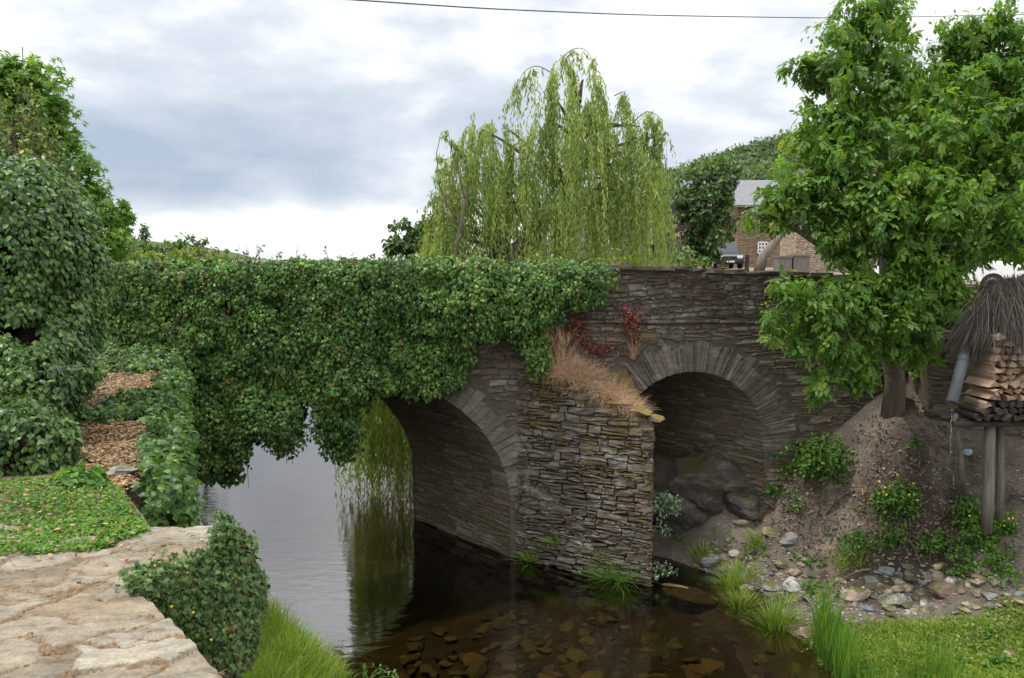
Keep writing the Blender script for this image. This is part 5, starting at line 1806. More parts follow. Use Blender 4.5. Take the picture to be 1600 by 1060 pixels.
# willow behind the bridge
def willow():
    base = np.array([-.3, 22.5, -1.3])
    root = thing('willow_tree', 'large yellow green weeping willow behind the bridge', 'tree', tuple(base))
    Y0 = 22.5
    ch = []
    tr_main = np.array([base, at(800, 400, Y0), at(830, 375, Y0), at(862, 340, Y0 + .2), at(880, 300, Y0 + .3), at(898, 265, Y0 + .3), at(900, 220, Y0), at(905, 160, Y0), at(895, 110, Y0)])
    ch.append(tube(tr_main, [.36, .28, .25, .21, .16, .11, .07, .045, .025], 10, .5, True, .04))
    ends = []
    umb = [(885, 122, 34, 22), (912, 135, 26, 26), (862, 160, 28, 24), (945, 172, 28, 24), (900, 190, 44, 26), (850, 205, 24, 24), (968, 205, 24, 24), (925, 225, 44, 26), (1000, 208, 26, 22), (1022, 225, 18, 22),
           (752, 212, 34, 22), (785, 205, 30, 24), (722, 248, 26, 24), (812, 235, 26, 24), (760, 262, 46, 26), (868, 250, 50, 26), (990, 250, 36, 26), (1020, 280, 20, 26), (700, 300, 22, 20), (945, 290, 44, 26),
           (800, 290, 44, 24), (885, 305, 54, 24), (735, 320, 42, 22), (1008, 320, 32, 26), (690, 350, 24, 18), (840, 330, 46, 20), (965, 345, 44, 24), (915, 355, 50, 20), (770, 352, 46, 18), (720, 372, 44, 16), (672, 382, 26, 12)]
    S0, S1, DR = [], [], []
    for px, py, rx, hang in umb:
        bun = [(rng.uniform(0, 2 * np.pi), math.sqrt(rng.uniform(0, 1))) for _ in range(max(4, int(rx / 5.5)))]
        for q in range(int(rx * rng.uniform(.75, 1.25) * 1.35)):
            ba, br_ = bun[rng.integers(len(bun))]
            a = ba + rng.normal(0, .16); r = abs(br_ + rng.normal(0, .07))
            Yd = Y0 + math.sin(a) * r * rx * pxm(Y0) * 1.2
            sx = px + math.cos(a) * r * rx
            sy = py - (1 - r * r) * 16 + rng.normal(0, 9)
            p0 = at(sx, sy, Yd)
            out = np.array([math.cos(a), math.sin(a) * 1.0, 0]) * r
            drop = rng.uniform(.55, 1.0) * (hang / 26) * (2.2 + 1.0 * r)
            drop = min(drop, p0[2] + 1.3 + 1.2 * rng.random()) if p0[2] < 1.2 else drop
            S0.append(p0); S1.append(out); DR.append(max(drop, .5))
        c = at(px, py - 10, Y0)
        j = rng.integers(2, len(tr_main))
        j = int(np.argmin(np.linalg.norm(tr_main[1:-1] - c - [0, 0, -.8], axis=1))) + 1
        a = tr_main[j]
        mid = (a + c) / 2 + [0, 0, .35]
        ts_ = np.linspace(0, 1, 6)[:, None]
        cur = (1 - ts_) ** 2 * a + 2 * ts_ * (1 - ts_) * mid + ts_ ** 2 * c
        ch.append(tube(cur, np.linspace(.075, .02, 6), 6))
    # arching tips that stand clear of the crown
    for pts in ([(880, 130), (872, 90), (905, 70), (925, 85), (930, 120)], [(870, 120), (840, 100), (815, 112), (806, 150)], [(985, 195), (1010, 172), (1030, 180), (1040, 215)], [(960, 150), (975, 142), (982, 170)], [(1000, 240), (1020, 225), (1030, 260)], [(700, 310), (682, 300), (676, 340)]):
        P = np.array([at(px, py, Y0) for px, py in pts])
        tt = np.linspace(0, len(P) - 1, 24)
        cur = np.stack([np.interp(tt, range(len(P)), P[:, i]) for i in range(3)], 1)
        for _ in range(10): cur[1:-1] = (cur[:-2] + 2 * cur[1:-1] + cur[2:]) / 4
        ch.append(tube(cur, np.linspace(.016, .004, 24), 5))
        for q in range(26):
            i_ = rng.integers(6, 24)
            S0.append(cur[i_] + rng.normal(0, .04, 3)); S1.append(rng.normal(size=3) * [.25, .25, 0]); DR.append(rng.uniform(.35, .95))
    # lower skirts, the strands over the water that show through the big arch
    for q in range(420):
        px = rng.uniform(548, 668) if rng.random() < .75 else rng.uniform(540, 600)
        Yd = rng.uniform(19.6, 22.2)
        p0 = at(px, rng.uniform(470, 590), Yd)
        end = at(px, np.clip(rng.normal(742, 34), 620, 792), Yd)
        S0.append(p0); S1.append(rng.normal(size=3) * [.12, .12, 0]); DR.append(max(.5, p0[2] - max(end[2], -5.9)))
    # boughs that carry them
    for px, py in ((560, 500), (600, 480), (640, 470), (655, 540), (580, 540)):
        c = at(px, py, 20.8)
        a = tr_main[1] + [0, 0, .2]
        mid = (a + c) / 2 + [0, 0, .5]
        ts_ = np.linspace(0, 1, 7)[:, None]
        ch.append(tube((1 - ts_) ** 2 * a + 2 * ts_ * (1 - ts_) * mid + ts_ ** 2 * c, np.linspace(.10, .025, 7), 6))
    Vv, Ff, Rr = merge(ch)
    part('trunk', Vv, Ff, M['bark'], root, Rr, True)
    S0, S1, DR = np.array(S0), np.array(S1), np.array(DR)
    n = len(S0)
    k = 46
    t = (np.arange(k)[None] + rng.uniform(0, 1, (n, k))) / k
    sway = rng.normal(size=(n, 1, 3)) * [.22, .22, 0]
    P = S0[:, None] + S1[:, None] * (np.sqrt(t) * .5)[..., None] + sway * (t ** 2)[..., None] + np.array([0, 0, -1.0]) * (t ** 1.25 * DR[:, None])[..., None]
    P = P.reshape(-1, 3) + rng.normal(0, .022, (n * k, 3))
    keep = (rng.uniform(0, 1, n * k) < np.repeat(np.clip(DR / 2.2, .35, 1), k)) & (P[:, 2] > -5.97)
    P = P[keep]
    m = len(P)
    T = np.tile([0, 0, -1.0], (m, 1)) + rng.normal(size=(m, 3)) * [.38, .38, .25]
    br = np.repeat(rng.normal(0, .15, n), k)[keep]
    lb = leaf_batch(P, rng.normal(size=(m, 3)) + [0, -.6, .3], T, rng.uniform(.11, .2, m), T_NARROW, np.clip(rng.uniform(0, 1, m) + br, 0, 1), 1.25)
    part('crown', lb[0], lb[1], M['willow'], root, lb[2])
    print('willow leaves', m)


willow()
# slender sparse tree left of the willow
bs = np.array([at(708, 420, 21.6)[0], 21.6, -1.2])
trk = np.array([bs, at(712, 390, 21.6), at(722, 340, 21.6), at(730, 290, 21.7), at(742, 240, 21.8)])
tree('slender_tree', 'slender sparse tree with bare thin branches left of the willow', 'tree', bs, trk, np.array([.07, .06, .05, .035, .02]),
     [PB(690, 265, 21.6, 20, 36), PB(715, 235, 21.6, 20, 24), PB(735, 222, 21.7, 14, 20), PB(682, 310, 21.6, 12, 26), PB(738, 265, 21.6, 20, 26), PB(700, 222, 21.6, 10, 14), PB(688, 340, 21.6, 10, 22)],   .16, 1.7, 18, .16, T_NARROW, 'willow', 'bark_grey', droop=1.0, width=1.4, shell=.1, stems=[[at(718, 350, 21.6), at(700, 320, 21.6), at(686, 290, 21.6), at(682, 240, 21.6), at(690, 205, 21.6)], [at(726, 310, 21.6), at(716, 270, 21.6), at(706, 235, 21.6), at(700, 205, 21.6)]])


def far_tree(name, label, px, py, Y, blobs, mat, size, dens=1.0, k=10, tmpl=T_LEAF, tuft=None, group=None, cat='tree', bark='bark', **kw):
    bl = [PB(x_, y_, Y + dy, rx, ry) for x_, y_, dy, rx, ry in blobs]
    gz = float(far_z(np.array(at(px, py, Y)[0]), np.array(Y)))
    base = np.array([at(px, py, Y)[0], Y, gz])
    topc = bl[0][0]
    trk = np.stack([base + (topc - base) * t for t in np.linspace(0, 1, 5)])
    trk[:, 0] += [0, .04, -.05, .05, 0]
    h = topc[2] - gz
    return tree(name, label, cat, base, trk, np.linspace(.02 + h * .018, .01 + h * .005, 5), bl, tuft or Y * .012, dens, k, size, tmpl, M and mat, bark, group, **kw)


# bright maple-like tree and yellow-green tree at the left
far_tree('sweetgum_tree', 'tall bright green tree with star shaped leaves at the left, behind the ivy mass', 20, 480, 21, [(20, 125, 0, 38, 40), (58, 150, 0, 36, 40), (85, 215, 0, 40, 34), (40, 130, 0, 38, 46), (60, 190, 0, 40, 46), (30, 220, 0, 60, 60), (95, 165, 0, 22, 18), (70, 260, 0, 60, 50), (130, 255, 0, 26, 26), (110, 310, 0, 50, 50), (150, 300, 0, 22, 20), (170, 345, 0, 30, 34), (185, 380, 0, 26, 34), (140, 380, 0, 50, 50), (195, 330, 0, 14, 14), (0, 150, 0, 40, 50)], 'maple', .20, 4.6, 16, T_STAR, .28, up=.5)
far_tree('grey_green_tree', 'bushy grey green tree with yellowish new tips at the left edge, before the bright tree', -10, 480, 15, [(20, 200, 0, 46, 50), (60, 235, 0, 40, 34), (20, 260, 0, 60, 40), (90, 262, 0, 36, 26), (110, 280, 0, 30, 20), (-20, 230, 0, 60, 70), (50, 170, 0, 24, 24)], 'holm', .10, 3.2, 16, T_OVAL, .2, up=.6)
far_tree('yellow_green_shrub', 'yellow green shrub showing just above the ivy covered parapet at the left', 270, 440, 20.5, [(270, 402, 0, 46, 12), (225, 405, 0, 30, 16), (310, 402, 0, 34, 12), (340, 408, 0, 24, 8)], 'yellow_leaf', .11, 2.2, 12, T_LEAF, .14, cat='shrub')
far_tree('riverside_tree', 'dark tree with an open top rising left of centre beyond the parapet', 310, 440, 40, [(308, 385, 0, 14, 16), (318, 395, 0, 22, 12), (300, 400, 0, 16, 10)], 'dark_tree', .24, 2.6, 12, T_LEAF, .26)
far_tree('riverside_tree', 'dark rounded tree left of the open topped one beyond the parapet', 270, 440, 42, [(270, 388, 0, 24, 14), (278, 376, 0, 10, 10), (245, 395, 0, 24, 12), (260, 400, 0, 40, 12), (225, 392, 0, 20, 12)], 'dark_tree', .24, 2.6, 12, T_LEAF, .26)
far_tree('conifer', 'lone dark conifer on the far left hilltop', 225, 420, 150, [(225, 366, 0, 5, 8), (226, 376, 0, 7, 7), (224, 358, 0, 2.5, 6)], 'dark_tree', 1.0, 2.0, 8, T_NARROW, .9, width=3)
far_tree('poplar_clump', 'dense mid green trees behind the parapet left of the willow', 640, 440, 48, [(640, 372, 0, 26, 26), (665, 362, 0, 22, 22), (618, 388, 0, 18, 14), (655, 390, 0, 36, 20), (685, 385, 0, 26, 30), (605, 396, 0, 10, 8)], 'dark_tree', .34, 5.0, 18, T_LEAF, .38)
far_tree('bushy_tree', 'dark bushy tree standing in front of the stone house', 1100, 440, 40, [(1100, 272, 0, 28, 24), (1080, 300, 0, 28, 26), (1130, 285, 0, 26, 30), (1105, 320, 0, 46, 36), (1105, 370, 0, 34, 40), (1125, 345, 0, 28, 26), (1090, 395, 0, 26, 18), (1148, 265, 0, 12, 14), (1070, 325, 0, 14, 20)], 'dark_tree', .25, 4.6, 18, T_LEAF, .32)
far_tree('garden_shrub', 'yellowish shrub between the willow and the wooden shed', 1040, 440, 32, [(1018, 352, 0, 18, 24), (1004, 382, 0, 22, 28), (1034, 335, 0, 14, 12), (990, 402, 0, 30, 14)], 'yellow_leaf', .18, 1.2, 10, T_LEAF, .25, cat='shrub')
far_tree('garden_shrub', 'green garden shrub behind the bare parapet, at the foot of the wooden shed', 1068, 440, 30, [(1062, 403, 0, 20, 12), (1080, 408, 0, 18, 9), (1095, 405, 0, 20, 12)], 'weed', .2, 1.3, 9, T_LEAF, .28, cat='shrub')
far_tree('low_shrub', 'long yellow green shrubbery at the foot of the willow', 860, 440, 21, [(720, 402, 0, 50, 10), (800, 404, 0, 50, 9), (880, 402, 0, 50, 12), (960, 400, 0, 40, 16), (670, 404, 0, 40, 8)], 'yellow_leaf', .13, 1.3, 10, T_LEAF, .2, cat='shrub')
# grassy far river bank under the big arch
pgn = [(-2.6, 18.9), (-1.5, 18.6), (-.8, 20.5), (-1.2, 24), (-4, 30), (-5, 30), (-3.0, 22)]
grass_on(pgn, 6000, far_z, (.2, .5), 'grass', 'bright green grass on the river bank seen under the large arch', zmin=-6.0)

# forests on the hills
def forest(name, label, f, x0, x1, y0, y1, n, k, rr, size, cond=None):
    x = rng.uniform(x0, x1, n); y = rng.uniform(y0, y1, n)
    z = f(x, y)
    r = rng.uniform(.7, 1.3, n) * rr
    C = np.stack([x, y, z + r * .7], 1)
    px, py = topx(C)
    ok = (px > -40) & (px < 1700)
    if cond: ok &= cond(px, py)
    C, r = C[ok], r[ok]
    lb = tuft_leaves(C, np.tile([0, -.3, 1.], (len(C), 1)), r, k, size, T_LEAF, up=.6, droop=.2, tvar=.34)
    single(name, lb[0], lb[1], M['far_leaf'], label, 'forest', rnd=lb[2], kind='stuff')


forest('forest', 'dense green oak forest covering the hill behind the village', hill_r, -5, 110, 90, 215, 4200, 34, 2.3, 1.0, lambda px, py: (px > 930))
forest('forest', 'low scrub and trees on the far left hill', hill_l, -170, -10, 150, 240, 6000, 16, 1.5, 1.0, lambda px, py: (px < 420))

# ------------------------------------------------------------------ village
def house_stone(name, cols):
    m, nt, b, out = new_mat(name)
    v = coord(nt, (1, 1, 1), world=True)
    mpv = coord(nt, (1.3, 1.3, 5.0), world=True)
    vo = nt.nodes.new('ShaderNodeTexVoronoi'); vo.inputs['Scale'].default_value = 2.2
    nt.links.new(mpv, vo.inputs['Vector'])
    s = nt.nodes.new('ShaderNodeSeparateColor'); nt.links.new(vo.outputs['Color'], s.inputs[0])
    c = ramp_node(nt, s.outputs[0], [(i / (len(cols) - 1), c_) for i, c_ in enumerate(cols)])
    vo2 = nt.nodes.new('ShaderNodeTexVoronoi'); vo2.feature = 'DISTANCE_TO_EDGE'; vo2.inputs['Scale'].default_value = 2.2
    nt.links.new(mpv, vo2.inputs['Vector'])
    c = mixc(nt, ramp_node(nt, vo2.outputs['Distance'], [(.0, (1, 1, 1)), (.08, (0, 0, 0))]), c, (.07, .05, .035))
    nt.links.new(c, b.inputs['Base Color'])
    b.inputs['Roughness'].default_value = .95
    bump(nt, b, vo2.outputs['Distance'], .8, .1)
    return m


M['house'] = house_stone('house_stone', [(.20, .13, .075), (.30, .20, .12), (.24, .17, .11), (.36, .26, .17), (.16, .11, .075)])
M['house2'] = house_stone('tan_house_stone', [(.36, .27, .19), (.44, .35, .26), (.30, .22, .16)])
M['grey_wall'] = house_stone('grey_house_stone', [(.18, .165, .15), (.26, .24, .22), (.30, .24, .19)])
M['slate'] = plain('slate_roof', (.15, .15, .155), .75, 0, 3, .35, .5, .03, (3, 1, 1))
M['slate_dark'] = plain('dark_roof_edge', (.06, .05, .045), .8, 0, 4, .3)
M['white_paint'] = plain('white_paint', (.74, .74, .73), .45, 0, 12, .08)
M['pane'] = plain('window_pane', (.03, .035, .04), .08, 0, 0, 0, .6)
M['plaster'] = plain('orange_plaster', (.42, .24, .15), .9, 0, 2, .2)


def quadprism(pts_xz, y0, y1):
    """extrude an outline in x,z from y0 to y1"""
    p = np.array(pts_xz, float); n = len(p)
    V = np.concatenate([np.stack([p[:, 0], np.full(n, y0), p[:, 1]], 1), np.stack([p[:, 0], np.full(n, y1), p[:, 1]], 1)])
    i = np.arange(n); j = (i + 1) % n
    return V, [np.stack([i, i + n, j + n, j], 1), np.array([list(range(n))]), np.array([list(range(2 * n - 1, n - 1, -1))])], .5


def window(parent, px0, px1, py0, py1, Y, nx=3, nz_=3):
    a = at(px0, py1, Y); b = at(px1, py0, Y)
    w = part('window', *bbox(a[0], b[0], Y - .03, Y + .02, a[2], b[2])[:2], M['slate_dark'], parent)
    ch = []
    t = .05
    for i_ in range(nx + 1):
        x_ = a[0] + (b[0] - a[0]) * i_ / nx
        ch.append(bbox(x_ - t, x_ + t, Y - .10, Y - .06, a[2], b[2]))
    for i_ in range(nz_ + 1):
        z_ = a[2] + (b[2] - a[2]) * i_ / nz_
        ch.append(bbox(a[0], b[0], Y - .105, Y - .062, z_ - t, z_ + t))
    Vv, Ff, _ = merge(ch)
    part('frame', Vv, Ff, M['white_paint'], w)
    part('pane', *bbox(a[0] + .03, b[0] - .03, Y - .055, Y - .035, a[2] + .03, b[2] - .03)[:2], M['pane'], w)
    return w


HY = 55.0
hx0, hx1 = at(1151, 400, HY)[0], at(1345, 400, HY)[0]
he, hr_ = at(1200, 321, HY)[2], at(1200, 285, HY + 4)[2]
h1 = thing('stone_house', 'brown rubble stone house with slate roof and white framed windows behind the parapet', 'house', ((hx0 + hx1) / 2, HY, -.6))
ch = [bbox(hx0, hx1, HY, HY + 8, -1.2, he), bbox(at(1085, 400, HY)[0], hx0 + .01, HY + 2, HY + 8, -1.2, he - .4)]
Vv, Ff, Rr = merge(ch)
part('wall', Vv, Ff, M['house'], h1, Rr)
ch = []
for (xa, xb_, dz, y0) in ((hx0 - .5, hx1 + .5, 0, HY - .5), (at(1085, 400, HY)[0] - .3, hx0 - .5, -.4, HY + 1.5)):
    V = np.array([[xa, y0, he - .15 + dz], [xb_, y0, he - .15 + dz], [xb_, HY + 4, hr_], [xa, HY + 4, hr_], [xa, HY + 8.5, he - .15], [xb_, HY + 8.5, he - .15],
                  [xa, y0, he + .0 + dz], [xb_, y0, he + .0 + dz], [xb_, HY + 4, hr_ + .15], [xa, HY + 4, hr_ + .15], [xa, HY + 8.5, he], [xb_, HY + 8.5, he]])
    ch.append((V, [np.array([[6, 7, 8, 9], [9, 8, 11, 10], [0, 6, 9, 3], [1, 2, 8, 7], [0, 1, 7, 6], [0, 3, 2, 1], [3, 4, 5, 2], [3, 9, 10, 4], [2, 5, 11, 8]])], .5))
Vv, Ff, Rr = merge(ch)
rf = part('roof', Vv, Ff, M['slate'], h1, Rr)
cb = at(1216, 284, HY + 4)
part('chimney', *bbox(cb[0] - .3, cb[0] + .3, HY + 3.7, HY + 4.3, cb[2] - .6, cb[2] + .5)[:2], M['grey_wall'], rf)
window(h1, 1184, 1199, 379, 396, HY, 3, 3)
window(h1, 1186, 1200, 336, 353, HY, 3, 3)
a = at(1138, 416, HY + 2); b = at(1149, 380, HY + 2)
d_ = part('door', *bbox(a[0], b[0], HY + 1.92, HY + 2.02, a[2], b[2])[:2], M['white_paint'], h1)
a = at(1126, 376, HY + 1); b = at(1152, 371, HY + 1)
part('balcony', *bbox(a[0], b[0], HY + .6, HY + 2.1, a[2], b[2])[:2], M['wood_dark'], h1)
a = at(1144, 371, HY + 2); b = at(1150, 345, HY + 2)
part('door', *bbox(a[0], b[0], HY + 1.93, HY + 2.02, a[2], b[2])[:2], M['white_paint'], h1)

# gabled house behind the walnut
GY = 42.0
g0, g1 = at(1225, 400, GY), at(1440, 400, GY)
gm = at(1330, 228, GY); ge = at(1230, 300, GY)
h2 = thing('gabled_house', 'tan stone gabled house with dark roof edge half hidden behind the walnut', 'house', (gm[0], GY, -.5))
V, fs, r = quadprism([(g0[0] + .6, -1.2), (g1[0] - .6, -1.2), (g1[0] - .6, ge[2] + .2), (gm[0], gm[2] - .3), (g0[0] + .6, ge[2] + .2)], GY, GY + 2.5)
part('wall', V, fs, M['house2'], h2)
ch = []
for s, gx_ in ((-1, g0[0]), (1, g1[0])):
    p0 = np.array([gm[0], gm[2]]); p1 = np.array([gx_, ge[2] - .1])
    o2 = np.array([0, .22])
    ch.append(quadprism([p0, p1, p1 + o2, p0 + o2], GY - .5, GY + 2.8))
Vv, Ff, Rr = merge(ch)
part('roof', Vv, Ff, M['slate_dark'], h2, Rr)
a = at(1352, 425, GY); b = at(1356, 380, GY)
part('post', *bbox(a[0], b[0], GY - .3, GY - .15, a[2], b[2])[:2], M['wood_grey'], h2)
a = at(1376, 425, GY); b = at(1410, 375, GY)
part('door', *bbox(a[0], b[0], GY - .06, GY + .02, a[2], b[2])[:2], M['wood_dark'], h2)

# grey stone building glimpsed through the willow
WY = 42.0
a = at(880, 420, WY); b = at(1015, 318, WY)
h3 = thing('stone_barn', 'old grey stone barn glimpsed through the willow', 'barn', ((a[0] + b[0]) / 2, WY, -.6))
part('wall', *bbox(a[0], b[0], WY, WY + 6, -1.2, b[2])[:2], M['grey_wall'], h3)
V, fs, r = quadprism([(a[0] - .3, b[2] - .05), (b[0] + .3, b[2] - .05), ((a[0] + b[0]) / 2, b[2] + 1.2)], WY - .3, WY + 6.3)
part('roof', V, fs, M['slate'], h3)

# wooden shed
SY = 40.0
a, b = at(1034, 418, SY), at(1079, 358, SY)
sh = thing('wooden_shed', 'weathered grey plank shed with a sloping dark roof beside the bushy tree', 'shed', ((a[0] + b[0]) / 2, SY, -.5))
ch = []
nb = 12
for i_ in range(nb):
    x0_ = a[0] + (b[0] - a[0]) * i_ / nb; x1_ = a[0] + (b[0] - a[0]) * (i_ + 1) / nb
    tz_ = b[2] - (b[0] - (x0_ + x1_) / 2) * .42 + rng.uniform(-.2, .0)
    ch.append(bbox(x0_ + .01, x1_ - .015, SY + rng.uniform(-.02, .02), SY + .06, -.1 - .3 + (.75 if i_ % 5 else .7), tz_))
ch.append(bbox(a[0], b[0], SY - .08, SY - .03, .32, .42))
Vv, Ff, Rr = merge(ch)
part('plank_wall', Vv, Ff, M['wood_grey'], sh, Rr)
part('wall', *bbox(a[0], b[0], SY + .08, SY + 3, -1.1, .3)[:2], M['grey_wall'], sh)
z0_, z1_ = at(1030, 376, SY)[2], at(1083, 352, SY)[2]
V, fs, r = quadprism([(a[0] - .3, z0_), (b[0] + .25, z1_), (b[0] + .25, z1_ + .28), (a[0] - .3, z0_ + .2)], SY - .5, SY + 3)
part('roof', V, fs, M['wood_dark'], sh)
part('back_wall', *bbox(a[0] + .05, b[0] - .05, SY + 2.6, SY + 2.9, .3, z0_)[:2], M['wood_dark'], sh)


# vehicles, built along +x as front then turned
def car(name, label, cat, loc, rz, paint, L=4.1, W=1.72, H=1.5, suv=False, bar=False):
    root = thing(name, label, cat, (0, 0, 0))
    h = H
    pm = plain(name + '_paint', paint, .25, 0, 0, 0, .6)
    glass = M['pane']; black = plain('black_plastic', (.02, .02, .02), .5)
    rub = plain('tyre_rubber', (.02, .02, .02), .9); met = plain('rim_metal', (.45, .45, .46), .35, .8)
    l = L / 2
    prof = [(-l, .35), (l - .05, .32), (l, .55), (l - .03, .78), (l - .25, .88), (l - 1.15, 1.0), (l - 1.2, 1.0), (-l + .35, 1.0), (-l + .05, .95)]
    def prism(p, w0, w1=None, zsplit=None):
        p = np.array(p, float); n = len(p)
        w1 = w0 if w1 is None else w1
        ww = np.where(p[:, 1] > (zsplit or 9), w1, w0)
        V = np.concatenate([np.stack([p[:, 0], -ww, p[:, 1]], 1), np.stack([p[:, 0], ww, p[:, 1]], 1)])
        i = np.arange(n); j = (i + 1) % n
        return V, [np.stack([i, j, j + n, i + n], 1), np.array([list(range(n))[::-1]]), np.array([list(range(n, 2 * n))])], .5
    b = prism(prof, W / 2)
    def lpart(nm, c, m, par, bev=0):
        o = link(nm, mkmesh(nm, c[0], c[1], m, None), par)
        if bev:
            md = o.modifiers.new('bevel', 'BEVEL'); md.width = bev; md.segments = 3
        return o
    lpart('body', b, pm, root, .06)
    cabin = [(l - 1.3, .98), (l - 1.95 if not suv else l - 1.7, h - .04), (-l + (.5 if not suv else .2), h), (-l + .1, .98)]
    lpart('cabin', prism(cabin, W / 2 - .04, W / 2 - .2, 1.2), pm, root, .05)
    g = [(l - 1.27, 1.02), (l - 1.88 if not suv else l - 1.64, h - .1), (l - 1.93 if not suv else l - 1.69, h - .1), (l - 1.36, 1.02)]
    lpart('windscreen', prism(g, W / 2 - .14, W / 2 - .24, 1.2), glass, root)
    for s in (-1, 1):
        for x0, x1 in ((l - 2.6, l - 1.75), (-l + .65, l - 2.7)):
            c = box(((x0 + x1) / 2, s * (W / 2 - .10), (1.05 + h - .12) / 2), (x1 - x0, .05, h - .12 - 1.05))
            v = c[0].copy(); hi = v[:, 2] > 1.2; v[hi, 1] -= s * .09
            v[~hi, 1] += s * .03
            lpart('side_window', (v, c[1]), glass, root)
    for x in (l - .8, -l + .75):
        for s in (-1, 1):
            P = np.array([[x, s * (W / 2 - .2), .31], [x, s * (W / 2 + .01), .31]])
            t = tube(P, [.31, .31], 20)
            w = lpart('wheel', t, rub, root)
            P = np.array([[x, s * (W / 2 - .05), .31], [x, s * (W / 2 + .02), .31]])
            lpart('rim', tube(P, [.19, .19], 14), met, w)
    lm = plain('headlight_glass', (.75, .77, .78), .15, 0, 0, 0, .7)
    for s in (-1, 1):
        lpart('headlight', box((l - .06, s * (W / 2 - .26), .72), (.14, .34, .17)), lm, root, .03)
    lpart('grille', box((l + .0, 0, .70), (.06, W - .95, .16)), black, root)
    lpart('bumper', box((l + .04, 0, .45), (.16, W - .04, .2)), black if suv else pm, root, .04)
    lpart('license_plate', box((l + .135, 0, .46), (.02, .52, .11)), M['white_paint'], root)
    if bar:
        red = plain('red_lamp', (.6, .02, .02), .25)
        lpart('light_bar', box((-.1, 0, h + .06), (.28, W - .5, .11)), red, root, .02)
    root.location = loc; root.rotation_euler = (0, 0, rz)
    return root


p = at(1137, 416, 50)
car('off_road_car', 'dark grey off road car parked facing the bridge before the stone house', 'car', (p[0] + .1, 51.5, float(far_z(np.array(p[0]), np.array(51.0))) - .02), math.radians(-94), (.035, .045, .05), 4.3, 1.75, 1.75, True)
p = at(1500, 430, 24)
car('white_car', 'white car with red roof bar parked behind the walnut tree', 'car', (p[0] - .15, 24.2, float(far_z(np.array(p[0]), np.array(24.0))) + .0), math.radians(-38), (.80, .80, .80), 4.0, 1.68, 1.5, False, True)

# grey crates, post and leaning trunk behind the parapet
CY = 36.0
for (x0, x1, y0, y1, lab) in ((1216, 1238, 400, 420, 'grey lidded crate standing left of its twin behind the parapet'), (1240, 1266, 398, 420, 'grey lidded crate standing right of its twin behind the parapet')):
    a, b = at(x0, y1, CY), at(x1, y0, CY)
    r_ = thing('crate', lab, 'crate', ((a[0] + b[0]) / 2, CY, a[2]), 'grey crates behind the parapet')
    part('body', *bbox(a[0], b[0], CY, CY + .7, float(far_z(np.array(a[0]), np.array(CY))) - .02, b[2] - .09)[:2], M['wood_grey'], r_)
    part('lid', *bbox(a[0] - .03, b[0] + .03, CY - .05, CY + .75, b[2] - .085, b[2])[:2], M['wood_grey'], r_)
p = at(1167, 417, 40)
single('post', *tube(np.array([[p[0], 40, -1.0], [p[0], 40, .0], [p[0] + .02, 40, .08 + at(1167, 401, 40)[2]]]), [.1, .1, .09], 8)[:2], M['wood_dark'], 'short dark wooden post right of the off road car', 'post')
P = np.array([at(1186, 425, 37), at(1192, 402, 37), at(1206, 384, 37), at(1222, 366, 37), at(1236, 350, 37)])
single('leaning_trunk', *tube(P, [.26, .22, .17, .15, .1], 9, .5, True, .05)[:2], M['bark_grey'], 'bare leaning tree trunk before the stone house', 'tree trunk', smooth=True)

# overhead cable
P = np.array([at(px, py, Y) for px, py, Y in ((380, -14, 9), (550, 0, 9.6), (760, 14, 10.4), (1000, 24, 12.4), (1280, 28.5, 15.6), (1420, 27, 17.4), (1700, 20, 20))])
tt = np.linspace(0, 6, 60)
cur = np.stack([np.interp(tt, range(7), P[:, i]) for i in range(3)], 1)
for _ in range(6): cur[1:-1] = (cur[:-2] + cur[1:-1] * 2 + cur[2:]) / 4
single('overhead_cable', *tube(cur, .008, 6)[:2], plain('cable_rubber', (.05, .05, .055), .6), 'thin dark overhead cable crossing the sky to the walnut', 'cable')
P = np.array([[at(35, 130, 26)[0], 26, -1], at(35, 74, 26)])
single('antenna_pole', *tube(P, [.03, .012], 6)[:2], M['slate_dark'], 'thin antenna pole rising behind the tall bright tree', 'pole')

# ------------------------------------------------------------------ retaining wall, pipe and woodpile on the right
rw2 = thing('retaining_wall', 'dark stone wall behind the wooden stilts under the woodpile', 'wall', (9, 14.9, -4.2))
wa = np.array([7.9, 15.1]); wb_ = np.array([12.5, 13.9])
dv = (wb_ - wa) / np.linalg.norm(wb_ - wa); nn = np.array([dv[1], -dv[0]])
ch = masonry(0, 4.7, -5.2, -1.4, lambda u, v, d: np.stack([wa[0] + dv[0] * u + nn[0] * d, wa[1] + dv[1] * u + nn[1] * d, v], 1), lambda *a: True, (.09, .2), (.2, .55), .04)
ch.append((np.array([[*wa, -5.5], [*wb_, -5.5], [*wb_, -1.3], [*wa, -1.3]]), [np.array([[0, 1, 2, 3]])], .2))
b = np.array([[*wa, -1.3], [*wb_, -1.3], [wb_[0], 16.2, -1.3], [wa[0], 16.2, -1.3], [*wa, -5.5], [wa[0], 16.2, -5.5]])
ch.append((b, [np.array([[0, 1, 2, 3], [4, 0, 3, 5]])], .3))
Vv, Ff, Rr = merge(ch)
part('wall', Vv, Ff, M['schist'], rw2, Rr)

iv2 = thing('ivy', 'dark shaded ivy on the wall behind the walnut trunk', 'ivy', (8, 15.6, -2.5))
q = poly_sample([(1425, 470), (1520, 480), (1515, 560), (1490, 600), (1430, 590), (1415, 540)], 150)
C = np.array([at(px, py, 15.75 - rng.uniform(0, .2)) for px, py in q])
Vv, Ff, Rr = tuft_leaves(C, np.tile([0, -1, .3], (len(C), 1)), rng.uniform(.1, .2, len(C)), 30, .09, T_IVY)
part('leaves', Vv, Ff, M['ivy'], iv2, Rr)

